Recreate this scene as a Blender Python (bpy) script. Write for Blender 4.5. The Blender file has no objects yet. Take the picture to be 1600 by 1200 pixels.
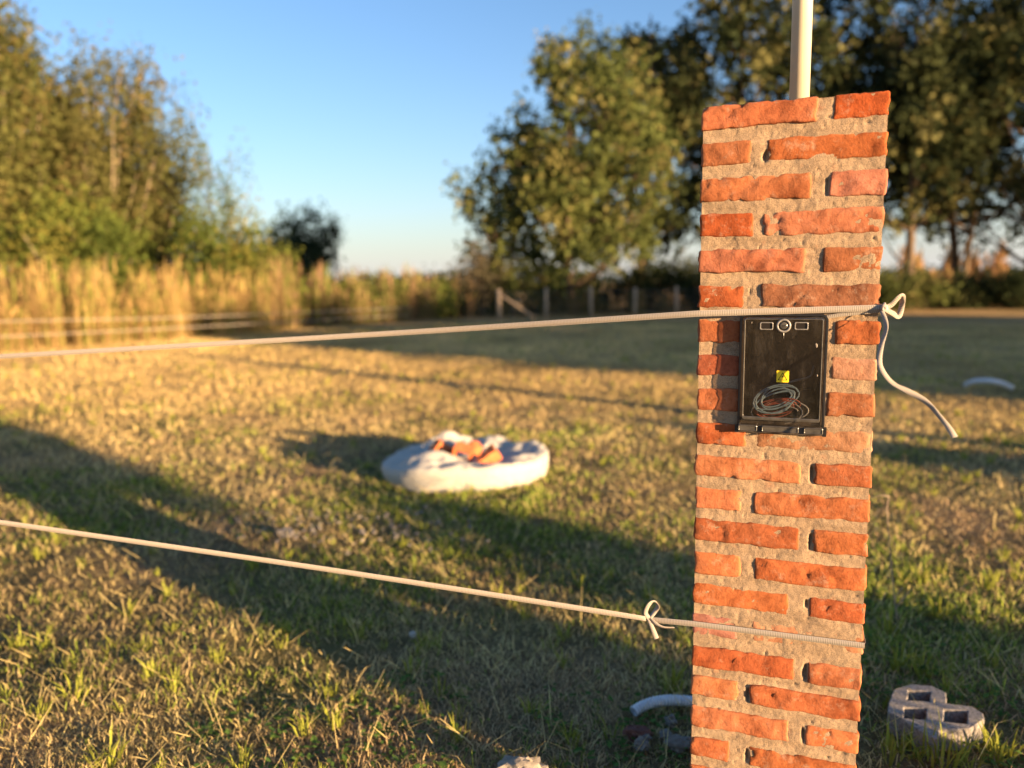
import bpy, bmesh, math, random
import numpy as np
from mathutils import Vector, Matrix

# ------------------------------------------------------------------ camera, sky, sun, exposure
sc = bpy.context.scene
C = sc.collection
EYE = 1.45                                   # lens height above the ground
FPX = 1202.0                                 # focal length in pixels of a 1600 px wide frame
PITCH, ROLL = math.radians(7.592), math.radians(0.748)
cam = bpy.data.cameras.new('camera'); cam_o = bpy.data.objects.new('camera', cam); C.objects.link(cam_o)
cam.sensor_width = 36.0; cam.lens = FPX / 1600 * 36.0
cam.clip_start = 0.05; cam.clip_end = 3000
_f = Vector((0, math.cos(PITCH), -math.sin(PITCH))); _u = Vector((0, math.sin(PITCH), math.cos(PITCH))); _r = Vector((1, 0, 0))
CX = _r * math.cos(ROLL) - _u * math.sin(ROLL); CU = _u * math.cos(ROLL) + _r * math.sin(ROLL); CF = _f
M3 = Matrix((CX, CU, -CF)).transposed()
cam_o.matrix_world = Matrix.Translation((0, 0, EYE)) @ M3.to_4x4()
cam.dof.use_dof = True; cam.dof.focus_distance = 1.82; cam.dof.aperture_fstop = 1.5
sc.camera = cam_o

SUN_EL = math.radians(6.5)
SH = np.array([-0.755, 0.656])               # ground direction in which shadows fall
SP = np.array([0.656, 0.755])                # across the shadows
world = bpy.data.worlds.new('World'); sc.world = world; world.use_nodes = True
wn = world.node_tree
sky = wn.nodes.new('ShaderNodeTexSky'); sky.sky_type = 'NISHITA'; sky.sun_disc = False
sky.sun_elevation = SUN_EL; sky.sun_rotation = math.radians(131.0)
sky.air_density = 1.0; sky.dust_density = 0.8; sky.ozone_density = 2.7; sky.altitude = 0
wb_ = wn.nodes.new('ShaderNodeMix'); wb_.data_type = 'RGBA'; wb_.blend_type = 'MULTIPLY'; wb_.inputs[0].default_value = 1.0; wb_.inputs[7].default_value = (0.93, 0.95, 1.06, 1)   # white balance
wn.links.new(sky.outputs[0], wb_.inputs[6]); 
# pale haze low on the sky, the same all round the horizon
tcw = wn.nodes.new('ShaderNodeTexCoord'); spw = wn.nodes.new('ShaderNodeSeparateXYZ'); wn.links.new(tcw.outputs['Generated'], spw.inputs[0])
ab_ = wn.nodes.new('ShaderNodeMath'); ab_.operation = 'ABSOLUTE'; wn.links.new(spw.outputs['Z'], ab_.inputs[0])
dv = wn.nodes.new('ShaderNodeMath'); dv.operation = 'MULTIPLY'; dv.inputs[1].default_value = -1 / 0.085; wn.links.new(ab_.outputs[0], dv.inputs[0])
ep = wn.nodes.new('ShaderNodeMath'); ep.operation = 'EXPONENT'; wn.links.new(dv.outputs[0], ep.inputs[0])
ml = wn.nodes.new('ShaderNodeMath'); ml.operation = 'MULTIPLY'; ml.inputs[1].default_value = 0.80; wn.links.new(ep.outputs[0], ml.inputs[0])
hzm = wn.nodes.new('ShaderNodeMix'); hzm.data_type = 'RGBA'; wn.links.new(ml.outputs[0], hzm.inputs[0]); wn.links.new(wb_.outputs[2], hzm.inputs[6]); hzm.inputs[7].default_value = (2.75, 2.70, 2.75, 1)
wn.links.new(hzm.outputs[2], wn.nodes['Background'].inputs[0]); wn.nodes['Background'].inputs[1].default_value = 0.077
sun = bpy.data.lights.new('sun', 'SUN'); sun.energy = 5.0; sun.angle = math.radians(0.55); sun.color = (1.0, 0.665, 0.36)
sun_o = bpy.data.objects.new('sun', sun); C.objects.link(sun_o)
sd = Vector((SH[0] * math.cos(SUN_EL), SH[1] * math.cos(SUN_EL), -math.sin(SUN_EL)))
sun_o.rotation_euler = sd.to_track_quat('-Z', 'Y').to_euler(); sun_o.location = (30, -26, 12)
vs = sc.view_settings
vs.view_transform = 'Standard'; vs.look = 'None'; vs.gamma = 1.0; vs.use_curve_mapping = False; vs.exposure = 2.12
sc.cycles.max_bounces = 6; sc.cycles.transparent_max_bounces = 12
sc.cycles.sample_clamp_indirect = 4.0

# ------------------------------------------------------------------ helpers
def ray(px, py):
    d = CX * ((px - 800) / FPX) + CU * ((600 - py) / FPX) + CF
    return d
def G(px, py, z=0.0):                        # where the sight line of a pixel meets height z
    d = ray(px, py); t = (z - EYE) / d.z
    return Vector((0, 0, EYE)) + d * t
def at(px, py, depth):                       # a point at a given depth along the view
    return Vector((0, 0, EYE)) + ray(px, py) * depth

def h2(ix, iy, iz, s):
    n = (ix.astype(np.int64) * 374761393 + iy.astype(np.int64) * 668265263 + iz.astype(np.int64) * 2147483647 + s * 1274126177) & 0xffffffff
    n = ((n ^ (n >> 13)) * 1274126177) & 0xffffffff
    n = (n ^ (n >> 16)) & 0xffffffff
    n = (n * 2246822519) & 0xffffffff
    return ((n ^ (n >> 15)) & 0xffff) / 65535.0 * 2 - 1
def noise(p, s=0):                           # value noise in -1..1 for an (n,3) array
    p = np.asarray(p, float); f = np.floor(p); t = p - f; t = t * t * (3 - 2 * t)
    i = f.astype(np.int64); r = np.zeros(len(p))
    for a in (0, 1):
        for b in (0, 1):
            for c in (0, 1):
                w = (t[:, 0] if a else 1 - t[:, 0]) * (t[:, 1] if b else 1 - t[:, 1]) * (t[:, 2] if c else 1 - t[:, 2])
                r += w * h2(i[:, 0] + a, i[:, 1] + b, i[:, 2] + c, s)
    return r
def fbm(p, s=0, o=3):
    r = np.zeros(len(p)); a = 1.0
    for k in range(o):
        r += a * noise(np.asarray(p) * (2.03 ** k), s + k * 17); a *= 0.5
    return r
def n2(x, y, f, s=0, o=3):
    return fbm(np.stack([np.asarray(x) * f, np.asarray(y) * f, np.zeros_like(x) + 0.37], 1), s, o)

def link(name, me, mat=None, parent=None):
    o = bpy.data.objects.new(name, me); C.objects.link(o)
    if mat is not None:
        me.materials.append(mat)
    if parent is not None:
        o.parent = parent
    return o
def mesh_np(name, V, F, mat=None, parent=None, col=None, smooth=False):
    V = np.asarray(V, np.float32); F = np.asarray(F, np.int32); k = F.shape[1]
    me = bpy.data.meshes.new(name)
    me.vertices.add(len(V)); me.vertices.foreach_set('co', V.ravel())
    me.loops.add(F.size); me.loops.foreach_set('vertex_index', F.ravel())
    me.polygons.add(len(F)); me.polygons.foreach_set('loop_start', np.arange(0, F.size, k, dtype=np.int32))
    me.polygons.foreach_set('loop_total', np.full(len(F), k, np.int32))
    if smooth:
        me.polygons.foreach_set('use_smooth', np.ones(len(F), bool))
    if col is not None:
        a = me.color_attributes.new('tint', 'FLOAT_COLOR', 'POINT')
        c = np.ones((len(V), 4), np.float32); c[:, :3] = col
        a.data.foreach_set('color', c.ravel())
    me.update(calc_edges=True); me.validate()
    return link(name, me, mat, parent)
def mesh_py(name, V, F, mat=None, parent=None, smooth=False):
    me = bpy.data.meshes.new(name); me.from_pydata([tuple(v) for v in V], [], [tuple(f) for f in F])
    if smooth:
        me.polygons.foreach_set('use_smooth', [True] * len(me.polygons))
    me.update()
    return link(name, me, mat, parent)
def tag(o, label=None, cat=None, group=None, kind=None):
    if label: o['label'] = label
    if cat: o['category'] = cat
    if group: o['group'] = group
    if kind: o['kind'] = kind
    return o
def empty(name, loc=(0, 0, 0), rz=0.0):
    o = bpy.data.objects.new(name, None); o.location = loc; o.rotation_euler = (0, 0, rz); o.empty_display_size = 0.1
    C.objects.link(o); return o
def bezier_like(pts, n):                     # Catmull-Rom through points
    P = [np.array(p, float) for p in pts]; P = [2 * P[0] - P[1]] + P + [2 * P[-1] - P[-2]]
    out = []
    for i in range(1, len(P) - 2):
        for t in np.linspace(0, 1, n, endpoint=False):
            a, b, c, d = P[i - 1], P[i], P[i + 1], P[i + 2]
            out.append(0.5 * ((2 * b) + (c - a) * t + (2 * a - 5 * b + 4 * c - d) * t * t + (3 * b - a - 3 * c + d) * t ** 3))
    out.append(P[-2]); return np.array(out)
def tube_arrays(path, rad, seg=8, cap=True):
    P = np.asarray(path, float); n = len(P); R = np.broadcast_to(np.asarray(rad, float), (n,))
    T = np.gradient(P, axis=0); T /= np.linalg.norm(T, axis=1)[:, None] + 1e-12
    up = np.array([0, 0, 1.0]) if abs(T[0, 2]) < 0.9 else np.array([1.0, 0, 0])
    V = []; 
    a = np.cross(T[0], up); a /= np.linalg.norm(a)
    for i in range(n):
        a = a - T[i] * (a @ T[i]); a /= np.linalg.norm(a) + 1e-12; b = np.cross(T[i], a)
        for k in range(seg):
            th = 2 * math.pi * k / seg
            V.append(P[i] + R[i] * (a * math.cos(th) + b * math.sin(th)))
    F = []
    for i in range(n - 1):
        for k in range(seg):
            k2 = (k + 1) % seg
            F.append((i * seg + k, i * seg + k2, (i + 1) * seg + k2, (i + 1) * seg + k))
    if cap:
        F.append(tuple(range(seg - 1, -1, -1))); F.append(tuple((n - 1) * seg + k for k in range(seg)))
    return V, F
class MB:                                     # collects shapes, links them as one mesh object
    def __init__(s): s.V = []; s.F = []
    def add(s, V, F):
        o = len(s.V); s.V += [tuple(v) for v in V]; s.F += [tuple(i + o for i in f) for f in F]; return s
    def tube(s, path, rad, seg=8, cap=True): return s.add(*tube_arrays(path, rad, seg, cap))
    def box(s, a, b):
        x0, y0, z0 = a; x1, y1, z1 = b
        return s.add([(x0, y0, z0), (x1, y0, z0), (x1, y1, z0), (x0, y1, z0), (x0, y0, z1), (x1, y0, z1), (x1, y1, z1), (x0, y1, z1)],
                     [(0, 3, 2, 1), (4, 5, 6, 7), (0, 1, 5, 4), (1, 2, 6, 5), (2, 3, 7, 6), (3, 0, 4, 7)])
    def build(s, name, mat, parent=None, smooth=False): return mesh_py(name, s.V, s.F, mat, parent, smooth)

# ------------------------------------------------------------------ materials
def newmat(name):
    m = bpy.data.materials.new(name); m.use_nodes = True
    nt = m.node_tree; b = nt.nodes['Principled BSDF']
    return m, nt, b
def N(nt, t, **kw):
    n = nt.nodes.new(t)
    for k, v in kw.items():
        setattr(n, k, v)
    return n
def ramp(nt, fac, stops):
    r = N(nt, 'ShaderNodeValToRGB'); e = r.color_ramp.elements
    while len(e) > 1: e.remove(e[-1])
    e[0].position = stops[0][0]; e[0].color = (*stops[0][1], 1)
    for p, c in stops[1:]:
        q = e.new(p); q.color = (*c, 1)
    nt.links.new(fac, r.inputs[0]); return r.outputs[0]
def tex(nt, vec, scale, detail=4, rough=0.55, typ='ShaderNodeTexNoise'):
    n = N(nt, typ); n.inputs['Scale'].default_value = scale
    if 'Detail' in n.inputs: n.inputs['Detail'].default_value = detail
    if 'Roughness' in n.inputs: n.inputs['Roughness'].default_value = rough
    if vec is not None: nt.links.new(vec, n.inputs['Vector'])
    return n
def mixc(nt, f, a, b, mode='MIX'):
    m = N(nt, 'ShaderNodeMix', data_type='RGBA', blend_type=mode)
    for s, v in ((m.inputs[0], f), (m.inputs[6], a), (m.inputs[7], b)):
        if hasattr(v, 'is_output'): nt.links.new(v, s)
        elif isinstance(v, (int, float)): s.default_value = v
        else: s.default_value = (*v, 1)
    return m.outputs[2]
def bump(nt, b, h, strength, dist):
    n = N(nt, 'ShaderNodeBump'); n.inputs['Strength'].default_value = strength; n.inputs['Distance'].default_value = dist
    nt.links.new(h, n.inputs['Height'])
    nt.links.new(n.outputs[0], b.inputs['Normal']); return n
def geo_pos(nt):
    return N(nt, 'ShaderNodeNewGeometry').outputs['Position']

def mat_brick():
    m, nt, b = newmat('brick clay')
    tc = N(nt, 'ShaderNodeTexCoord').outputs['Object']
    oi = N(nt, 'ShaderNodeObjectInfo')
    add = N(nt, 'ShaderNodeVectorMath', operation='MULTIPLY_ADD')
    comb = N(nt, 'ShaderNodeCombineXYZ')
    for k in range(3): nt.links.new(oi.outputs['Random'], comb.inputs[k])
    nt.links.new(comb.outputs[0], add.inputs[0]); add.inputs[1].default_value = (13, 7, 5); nt.links.new(tc, add.inputs[2])
    v = add.outputs[0]
    base = oi.outputs['Color']
    n1 = tex(nt, v, 13, 5, 0.6); n2_ = tex(nt, v, 90, 4, 0.7); n3 = tex(nt, v, 420, 2, 0.5)
    dark = ramp(nt, n1.outputs[0], [(0.32, (0.62, 0.50, 0.42)), (0.47, (0.95, 0.90, 0.86)), (0.66, (1.14, 1.16, 1.22))])
    c = mixc(nt, 1.0, base, dark, 'MULTIPLY')
    c = mixc(nt, 0.42, c, ramp(nt, n2_.outputs[0], [(0.36, (0.50, 0.42, 0.38)), (0.5, (1, 1, 1)), (0.7, (1.15, 1.2, 1.25))]), 'MULTIPLY')
    # mortar dust rubbed over the clay
    n4 = tex(nt, v, 30, 6, 0.75)
    dustf = ramp(nt, n4.outputs[0], [(0.55, (0, 0, 0)), (0.74, (0.5, 0.5, 0.5))])
    c = mixc(nt, dustf, c, (0.46, 0.33, 0.23))
    vo = tex(nt, v, 150, typ='ShaderNodeTexVoronoi'); vo2 = tex(nt, v, 40, 3, 0.6)
    pit = N(nt, 'ShaderNodeMath', operation='LESS_THAN'); nt.links.new(vo.outputs['Distance'], pit.inputs[0]); pit.inputs[1].default_value = 0.29
    pm = N(nt, 'ShaderNodeMath', operation='GREATER_THAN'); nt.links.new(vo2.outputs[0], pm.inputs[0]); pm.inputs[1].default_value = 0.45
    pp = N(nt, 'ShaderNodeMath', operation='MULTIPLY'); nt.links.new(pit.outputs[0], pp.inputs[0]); nt.links.new(pm.outputs[0], pp.inputs[1])
    c = mixc(nt, pp.outputs[0], c, (0.13, 0.042, 0.020))
    nt.links.new(c, b.inputs['Base Color']); b.inputs['Roughness'].default_value = 0.92
    b.inputs['Specular IOR Level'].default_value = 0.2
    s = N(nt, 'ShaderNodeMath', operation='MULTIPLY_ADD'); nt.links.new(n3.outputs[0], s.inputs[0]); s.inputs[1].default_value = 0.35; nt.links.new(n2_.outputs[0], s.inputs[2])
    s2 = N(nt, 'ShaderNodeMath', operation='MULTIPLY_ADD'); nt.links.new(pp.outputs[0], s2.inputs[0]); s2.inputs[1].default_value = -1.2; nt.links.new(s.outputs[0], s2.inputs[2])
    bump(nt, b, s2.outputs[0], 0.8, 0.0024)
    return m
def mat_mortar():
    m, nt, b = newmat('sandy mortar')
    v = N(nt, 'ShaderNodeTexCoord').outputs['Object']
    mp_ = N(nt, 'ShaderNodeMapping'); mp_.inputs['Scale'].default_value = (0.45, 1.0, 1.5); nt.links.new(v, mp_.inputs[0])
    n1 = tex(nt, mp_.outputs[0], 18, 6, 0.7); n2_ = tex(nt, v, 520, 2, 0.6); n3 = tex(nt, v, 150, 4, 0.7)
    c = ramp(nt, n1.outputs[0], [(0.3, (0.225, 0.158, 0.100)), (0.5, (0.300, 0.215, 0.138)), (0.72, (0.355, 0.262, 0.172))])
    c = mixc(nt, 0.6, c, ramp(nt, n2_.outputs[0], [(0.34, (0.40, 0.37, 0.35)), (0.48, (1, 1, 1)), (0.68, (1.4, 1.35, 1.25))]), 'MULTIPLY')
    c = mixc(nt, ramp(nt, tex(nt, v, 26, 4, 0.6).outputs[0], [(0.62, (0, 0, 0)), (0.78, (0.5, 0.5, 0.5))]), c, (0.42, 0.20, 0.11))
    nt.links.new(c, b.inputs['Base Color']); b.inputs['Roughness'].default_value = 0.95; b.inputs['Specular IOR Level'].default_value = 0.15
    s = N(nt, 'ShaderNodeMath', operation='MULTIPLY_ADD'); nt.links.new(n2_.outputs[0], s.inputs[0]); s.inputs[1].default_value = 0.6; nt.links.new(n3.outputs[0], s.inputs[2])
    bump(nt, b, s.outputs[0], 0.7, 0.002)
    return m
def mat_plain(name, col, rough=0.6, spec=0.3, nscale=40, namt=0.25, bumpd=0.0, metal=0.0):
    m, nt, b = newmat(name)
    v = N(nt, 'ShaderNodeTexCoord').outputs['Object']
    n1 = tex(nt, v, nscale, 5, 0.6)
    lo = tuple(x * (1 - namt) for x in col); hi = tuple(min(1, x * (1 + namt)) for x in col)
    nt.links.new(ramp(nt, n1.outputs[0], [(0.3, lo), (0.7, hi)]), b.inputs['Base Color'])
    b.inputs['Roughness'].default_value = rough; b.inputs['Specular IOR Level'].default_value = spec; b.inputs['Metallic'].default_value = metal
    if bumpd: bump(nt, b, tex(nt, v, nscale * 3, 5, 0.65).outputs[0], 0.6, bumpd)
    return m
def mat_leaf(name, trans=0.35, gloss=0.0):
    m, nt, b = newmat(name); nt.nodes.remove(b); out = nt.nodes['Material Output']
    a = N(nt, 'ShaderNodeAttribute', attribute_name='tint')
    d = N(nt, 'ShaderNodeBsdfDiffuse'); t = N(nt, 'ShaderNodeBsdfTranslucent'); mx = N(nt, 'ShaderNodeMixShader')
    nt.links.new(a.outputs['Color'], d.inputs[0]); nt.links.new(a.outputs['Color'], t.inputs[0])
    mx.inputs[0].default_value = trans
    nt.links.new(d.outputs[0], mx.inputs[1]); nt.links.new(t.outputs[0], mx.inputs[2])
    nt.links.new(mx.outputs[0], out.inputs[0])
    return m
def mat_ribbon():
    m, nt, b = newmat('woven ribbon')
    a = N(nt, 'ShaderNodeAttribute', attribute_name='tint')
    sp = N(nt, 'ShaderNodeSeparateColor'); nt.links.new(a.outputs['Color'], sp.inputs[0])
    w = N(nt, 'ShaderNodeMath', operation='MULTIPLY'); nt.links.new(sp.outputs[0], w.inputs[0]); w.inputs[1].default_value = 2 * math.pi / 0.0038
    s = N(nt, 'ShaderNodeMath', operation='SINE'); nt.links.new(w.outputs[0], s.inputs[0])
    e = N(nt, 'ShaderNodeMath', operation='LESS_THAN'); 
    ab = N(nt, 'ShaderNodeMath', operation='ABSOLUTE'); nt.links.new(sp.outputs[1], ab.inputs[0]); nt.links.new(ab.outputs[0], e.inputs[0]); e.inputs[1].default_value = 0.74
    rid = N(nt, 'ShaderNodeMath', operation='MULTIPLY'); nt.links.new(s.outputs[0], rid.inputs[0]); nt.links.new(e.outputs[0], rid.inputs[1])
    c = ramp(nt, rid.outputs[0], [(0.0, (0.62, 0.58, 0.52)), (0.5, (0.62, 0.58, 0.52)), (1.0, (0.78, 0.74, 0.68))])
    mp = N(nt, 'ShaderNodeMapRange'); nt.links.new(rid.outputs[0], mp.inputs[0]); mp.inputs[1].default_value = -1
    c = ramp(nt, mp.outputs[0], [(0.0, (0.15, 0.128, 0.106)), (0.5, (0.37, 0.330, 0.285)), (1.0, (0.30, 0.265, 0.225))])
    nt.links.new(c, b.inputs['Base Color']); b.inputs['Roughness'].default_value = 0.8; b.inputs['Specular IOR Level'].default_value = 0.2
    bump(nt, b, rid.outputs[0], 0.5, 0.0003)
    return m
def mat_ground():
    m, nt, b = newmat('dry lawn soil')
    p = geo_pos(nt); a = N(nt, 'ShaderNodeAttribute', attribute_name='tint')
    n1 = tex(nt, p, 14, 6, 0.7); n2_ = tex(nt, p, 90, 3, 0.7); n3 = tex(nt, p, 2.2, 5, 0.65)
    c = mixc(nt, 0.85, a.outputs['Color'], ramp(nt, n1.outputs[0], [(0.3, (0.45, 0.42, 0.4)), (0.52, (1, 1, 1)), (0.72, (1.45, 1.4, 1.3))]), 'MULTIPLY')
    c = mixc(nt, 0.7, c, ramp(nt, n2_.outputs[0], [(0.3, (0.5, 0.47, 0.44)), (0.5, (1, 1, 1)), (0.7, (1.4, 1.35, 1.25))]), 'MULTIPLY')
    c = mixc(nt, 0.5, c, ramp(nt, n3.outputs[0], [(0.3, (0.65, 0.75, 0.6)), (0.7, (1.25, 1.15, 1.05))]), 'MULTIPLY')
    nt.links.new(c, b.inputs['Base Color']); b.inputs['Roughness'].default_value = 1.0; b.inputs['Specular IOR Level'].default_value = 0.0
    s = N(nt, 'ShaderNodeMath', operation='MULTIPLY_ADD'); nt.links.new(n2_.outputs[0], s.inputs[0]); s.inputs[1].default_value = 0.3; nt.links.new(n1.outputs[0], s.inputs[2])
    bump(nt, b, s.outputs[0], 1.0, 0.05)
    return m
def mat_lid():
    m, nt, b = newmat('smoky clear plastic'); nt.nodes.remove(b); out = nt.nodes['Material Output']
    v = N(nt, 'ShaderNodeTexCoord').outputs['Object']
    tr = N(nt, 'ShaderNodeBsdfTransparent'); tr.inputs[0].default_value = (0.62, 0.58, 0.53, 1)
    gl = N(nt, 'ShaderNodeBsdfGlossy'); gl.inputs['Roughness'].default_value = 0.08; gl.inputs[0].default_value = (0.9, 0.9, 0.9, 1)
    lw = N(nt, 'ShaderNodeLayerWeight'); lw.inputs[0].default_value = 0.5; pw = N(nt, 'ShaderNodeMath', operation='POWER'); nt.links.new(lw.outputs['Facing'], pw.inputs[0]); pw.inputs[1].default_value = 5.0
    fr = N(nt, 'ShaderNodeMath', operation='MULTIPLY_ADD'); nt.links.new(pw.outputs[0], fr.inputs[0]); fr.inputs[1].default_value = 0.96; fr.inputs[2].default_value = 0.075
    m1 = N(nt, 'ShaderNodeMixShader'); nt.links.new(fr.outputs[0], m1.inputs[0]); nt.links.new(tr.outputs[0], m1.inputs[1]); nt.links.new(gl.outputs[0], m1.inputs[2])
    df = N(nt, 'ShaderNodeBsdfDiffuse'); df.inputs[0].default_value = (0.38, 0.33, 0.27, 1)
    st = N(nt, 'ShaderNodeMapping'); st.inputs['Scale'].default_value = (1.0, 1.0, 0.35); nt.links.new(v, st.inputs[0])
    n1 = tex(nt, st.outputs[0], 38, 6, 0.75); n2_ = tex(nt, v, 420, 2, 0.6)
    f = ramp(nt, n1.outputs[0], [(0.48, (0.010, 0.010, 0.010)), (0.72, (0.07, 0.07, 0.07))])
    f2 = ramp(nt, n2_.outputs[0], [(0.69, (0, 0, 0)), (0.73, (0.35, 0.35, 0.35))])
    ff = mixc(nt, 1.0, f, f2, 'ADD')
    m2 = N(nt, 'ShaderNodeMixShader'); nt.links.new(ff, m2.inputs[0]); nt.links.new(m1.outputs[0], m2.inputs[1]); nt.links.new(df.outputs[0], m2.inputs[2])
    nt.links.new(m2.outputs[0], out.inputs[0]); return m
def mat_bark(name, col):
    return mat_plain(name, col, 0.95, 0.1, 9, 0.4, 0.03)

M = dict(brick=mat_brick(), mortar=mat_mortar(), ribbon=mat_ribbon(), ground=mat_ground(), lid=mat_lid(),
         leaf=mat_leaf('tree leaf', 0.30), blade=mat_leaf('grass blade', 0.30), reed=mat_leaf('dry reed', 0.25),
         black=mat_plain('black plastic', (0.012, 0.012, 0.013), 0.35, 0.5, 60, 0.3),
         tub=mat_plain('dark grey plastic', (0.060, 0.051, 0.043), 0.6, 0.3, 30, 0.4),
         clear_edge=mat_plain('grey translucent plastic', (0.060, 0.055, 0.047), 0.3, 0.5, 50, 0.4),
         lockm=mat_plain('lock grey plastic', (0.20, 0.19, 0.175), 0.35, 0.6, 90, 0.25),
         yellow=mat_plain('yellow sticker', (0.85, 0.60, 0.02), 0.45, 0.4, 90, 0.05),
         ink=mat_plain('black print', (0.015, 0.012, 0.01), 0.6, 0.2, 90, 0.1),
         blue=mat_plain('blue cable sheath', (0.15, 0.235, 0.315), 0.4, 0.5, 90, 0.1),
         red=mat_plain('brown red cable sheath', (0.22, 0.060, 0.042), 0.4, 0.5, 90, 0.1),
         grey=mat_plain('grey cable sheath', (0.26, 0.27, 0.28), 0.4, 0.5, 90, 0.1),
         pvc=mat_plain('cream pvc', (0.52, 0.47, 0.35), 0.45, 0.4, 6, 0.06),
         corr=mat_plain('white corrugated plastic', (0.60, 0.63, 0.66), 0.5, 0.4, 30, 0.08),
         concrete=mat_plain('grey concrete', (0.26, 0.24, 0.215), 0.95, 0.15, 110, 0.5, 0.005),
         stone=mat_plain('grey stone', (0.20, 0.18, 0.155), 0.95, 0.15, 40, 0.35, 0.003),
         palestone=mat_plain('pale crumbly mortar lump', (0.27, 0.235, 0.19), 0.95, 0.1, 60, 0.3, 0.004),
         redstone=mat_plain('dull red brick chip', (0.16, 0.075, 0.06), 0.95, 0.1, 40, 0.35, 0.003),
         bag=mat_plain('white woven sack', (0.38, 0.365, 0.325), 0.7, 0.3, 60, 0.1, 0.002),
         clay=mat_plain('orange hollow brick clay', (0.50, 0.15, 0.055), 0.9, 0.2, 25, 0.25, 0.003),
         wood=mat_plain('weathered post wood', (0.36, 0.275, 0.19), 0.95, 0.1, 14, 0.35, 0.01),
         wire=mat_plain('fence wire', (0.25, 0.25, 0.25), 0.5, 0.5, 20, 0.1, 0, 0.8),
         bark=mat_bark('brown bark', (0.13, 0.095, 0.065)), palebark=mat_bark('pale bark', (0.38, 0.31, 0.21)))

# ------------------------------------------------------------------ ground
rng = np.random.default_rng(7)
def dryness(x, y):                            # 0 green .. 1 straw, shared by soil and grass
    d = n2(x, y, 1.1, 3, 4) * 0.75 + n2(x, y, 0.25, 11, 2) * 0.35
    D = np.hypot(x, y)
    return np.clip(0.56 + d + 0.42 * np.clip((D - 4.5) / 4, 0, 1) - 0.25 * np.clip((x - 0.2) / 1.6, 0, 1) * (D < 4.5), 0, 1)
def soil_height(x, y):
    near = np.clip(1.5 - np.hypot(x, y) / 40, 0, 1)
    return (n2(x, y, 1.3, 5, 3) * 0.022 + n2(x, y, 7.0, 9, 2) * 0.007) * near - 0.012
def axis(lo, hi, fine, step, grow=1.13):
    v = list(np.arange(fine[0], fine[1] + 1e-6, step)); s = step
    a = v[0]; left = []
    while a > lo: s *= grow; a -= s; left.append(max(a, lo))
    s = step; a = v[-1]; right = []
    while a < hi: s *= grow; a += s; right.append(min(a, hi))
    return np.array(left[::-1] + v + right)
gx = axis(-900, 900, (-7, 6), 0.07); gy = axis(-120, 1800, (1.0, 10), 0.07)
GX, GY = np.meshgrid(gx, gy); fx, fy = GX.ravel(), GY.ravel()
dr = dryness(fx, fy)
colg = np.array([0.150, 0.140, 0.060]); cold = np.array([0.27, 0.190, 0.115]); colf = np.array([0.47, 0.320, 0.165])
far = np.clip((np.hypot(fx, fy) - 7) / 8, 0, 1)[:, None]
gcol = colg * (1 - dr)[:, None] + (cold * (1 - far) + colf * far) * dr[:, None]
ny, nx = GX.shape; idx = np.arange(nx * ny).reshape(ny, nx)
GF = np.stack([idx[:-1, :-1], idx[:-1, 1:], idx[1:, 1:], idx[1:, :-1]], -1).reshape(-1, 4)
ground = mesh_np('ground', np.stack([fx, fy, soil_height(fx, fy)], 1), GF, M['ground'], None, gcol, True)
tag(ground, 'dry patchy lawn ground running out to the horizon', None, None, 'structure')

# ------------------------------------------------------------------ grass (uncountable): straw, green blades, broad tufts
def blades(base, h, w, az, lean, wdir, col, coltip):
    n = len(h); d = np.stack([np.cos(az), np.sin(az), np.zeros(n)], 1); wd = np.stack([np.cos(wdir), np.sin(wdir), np.zeros(n)], 1) * (w / 2)[:, None]
    up = np.array([0, 0, 1.0])
    mid = base + d * (h * 0.55 * np.sin(lean * 0.6))[:, None] + up * (h * 0.55 * np.cos(lean * 0.6))[:, None]
    tip = mid + d * (h * 0.45 * np.sin(np.minimum(lean * 1.5, 1.75)))[:, None] + up * (h * 0.45 * np.cos(np.minimum(lean * 1.5, 1.75)))[:, None]
    V = np.stack([base - wd, base + wd, mid - wd * 0.85, mid + wd * 0.85, tip], 1).reshape(-1, 3)
    o = np.arange(n)[:, None] * 5
    F = np.concatenate([o + np.array([[0, 1, 3]]), o + np.array([[0, 3, 2]]), o + np.array([[2, 3, 4]])])
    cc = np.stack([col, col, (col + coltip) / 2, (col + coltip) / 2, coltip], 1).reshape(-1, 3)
    return V, F, cc
def scatter(n, Dmin, Dmax, p, amin=-0.80, amax=0.78):    # more densely towards the eye
    u = rng.random(n); e = 2 - p
    D = (Dmin ** e + u * (Dmax ** e - Dmin ** e)) ** (1 / e)
    a = rng.uniform(amin, amax, n)
    return D * np.sin(a), D * np.cos(a), D
GRN = np.array([0.165, 0.225, 0.045]); GRN2 = np.array([0.31, 0.34, 0.062]); STR = np.array([0.60, 0.48, 0.21]); STR2 = np.array([0.46, 0.325, 0.185])
parts = []
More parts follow.
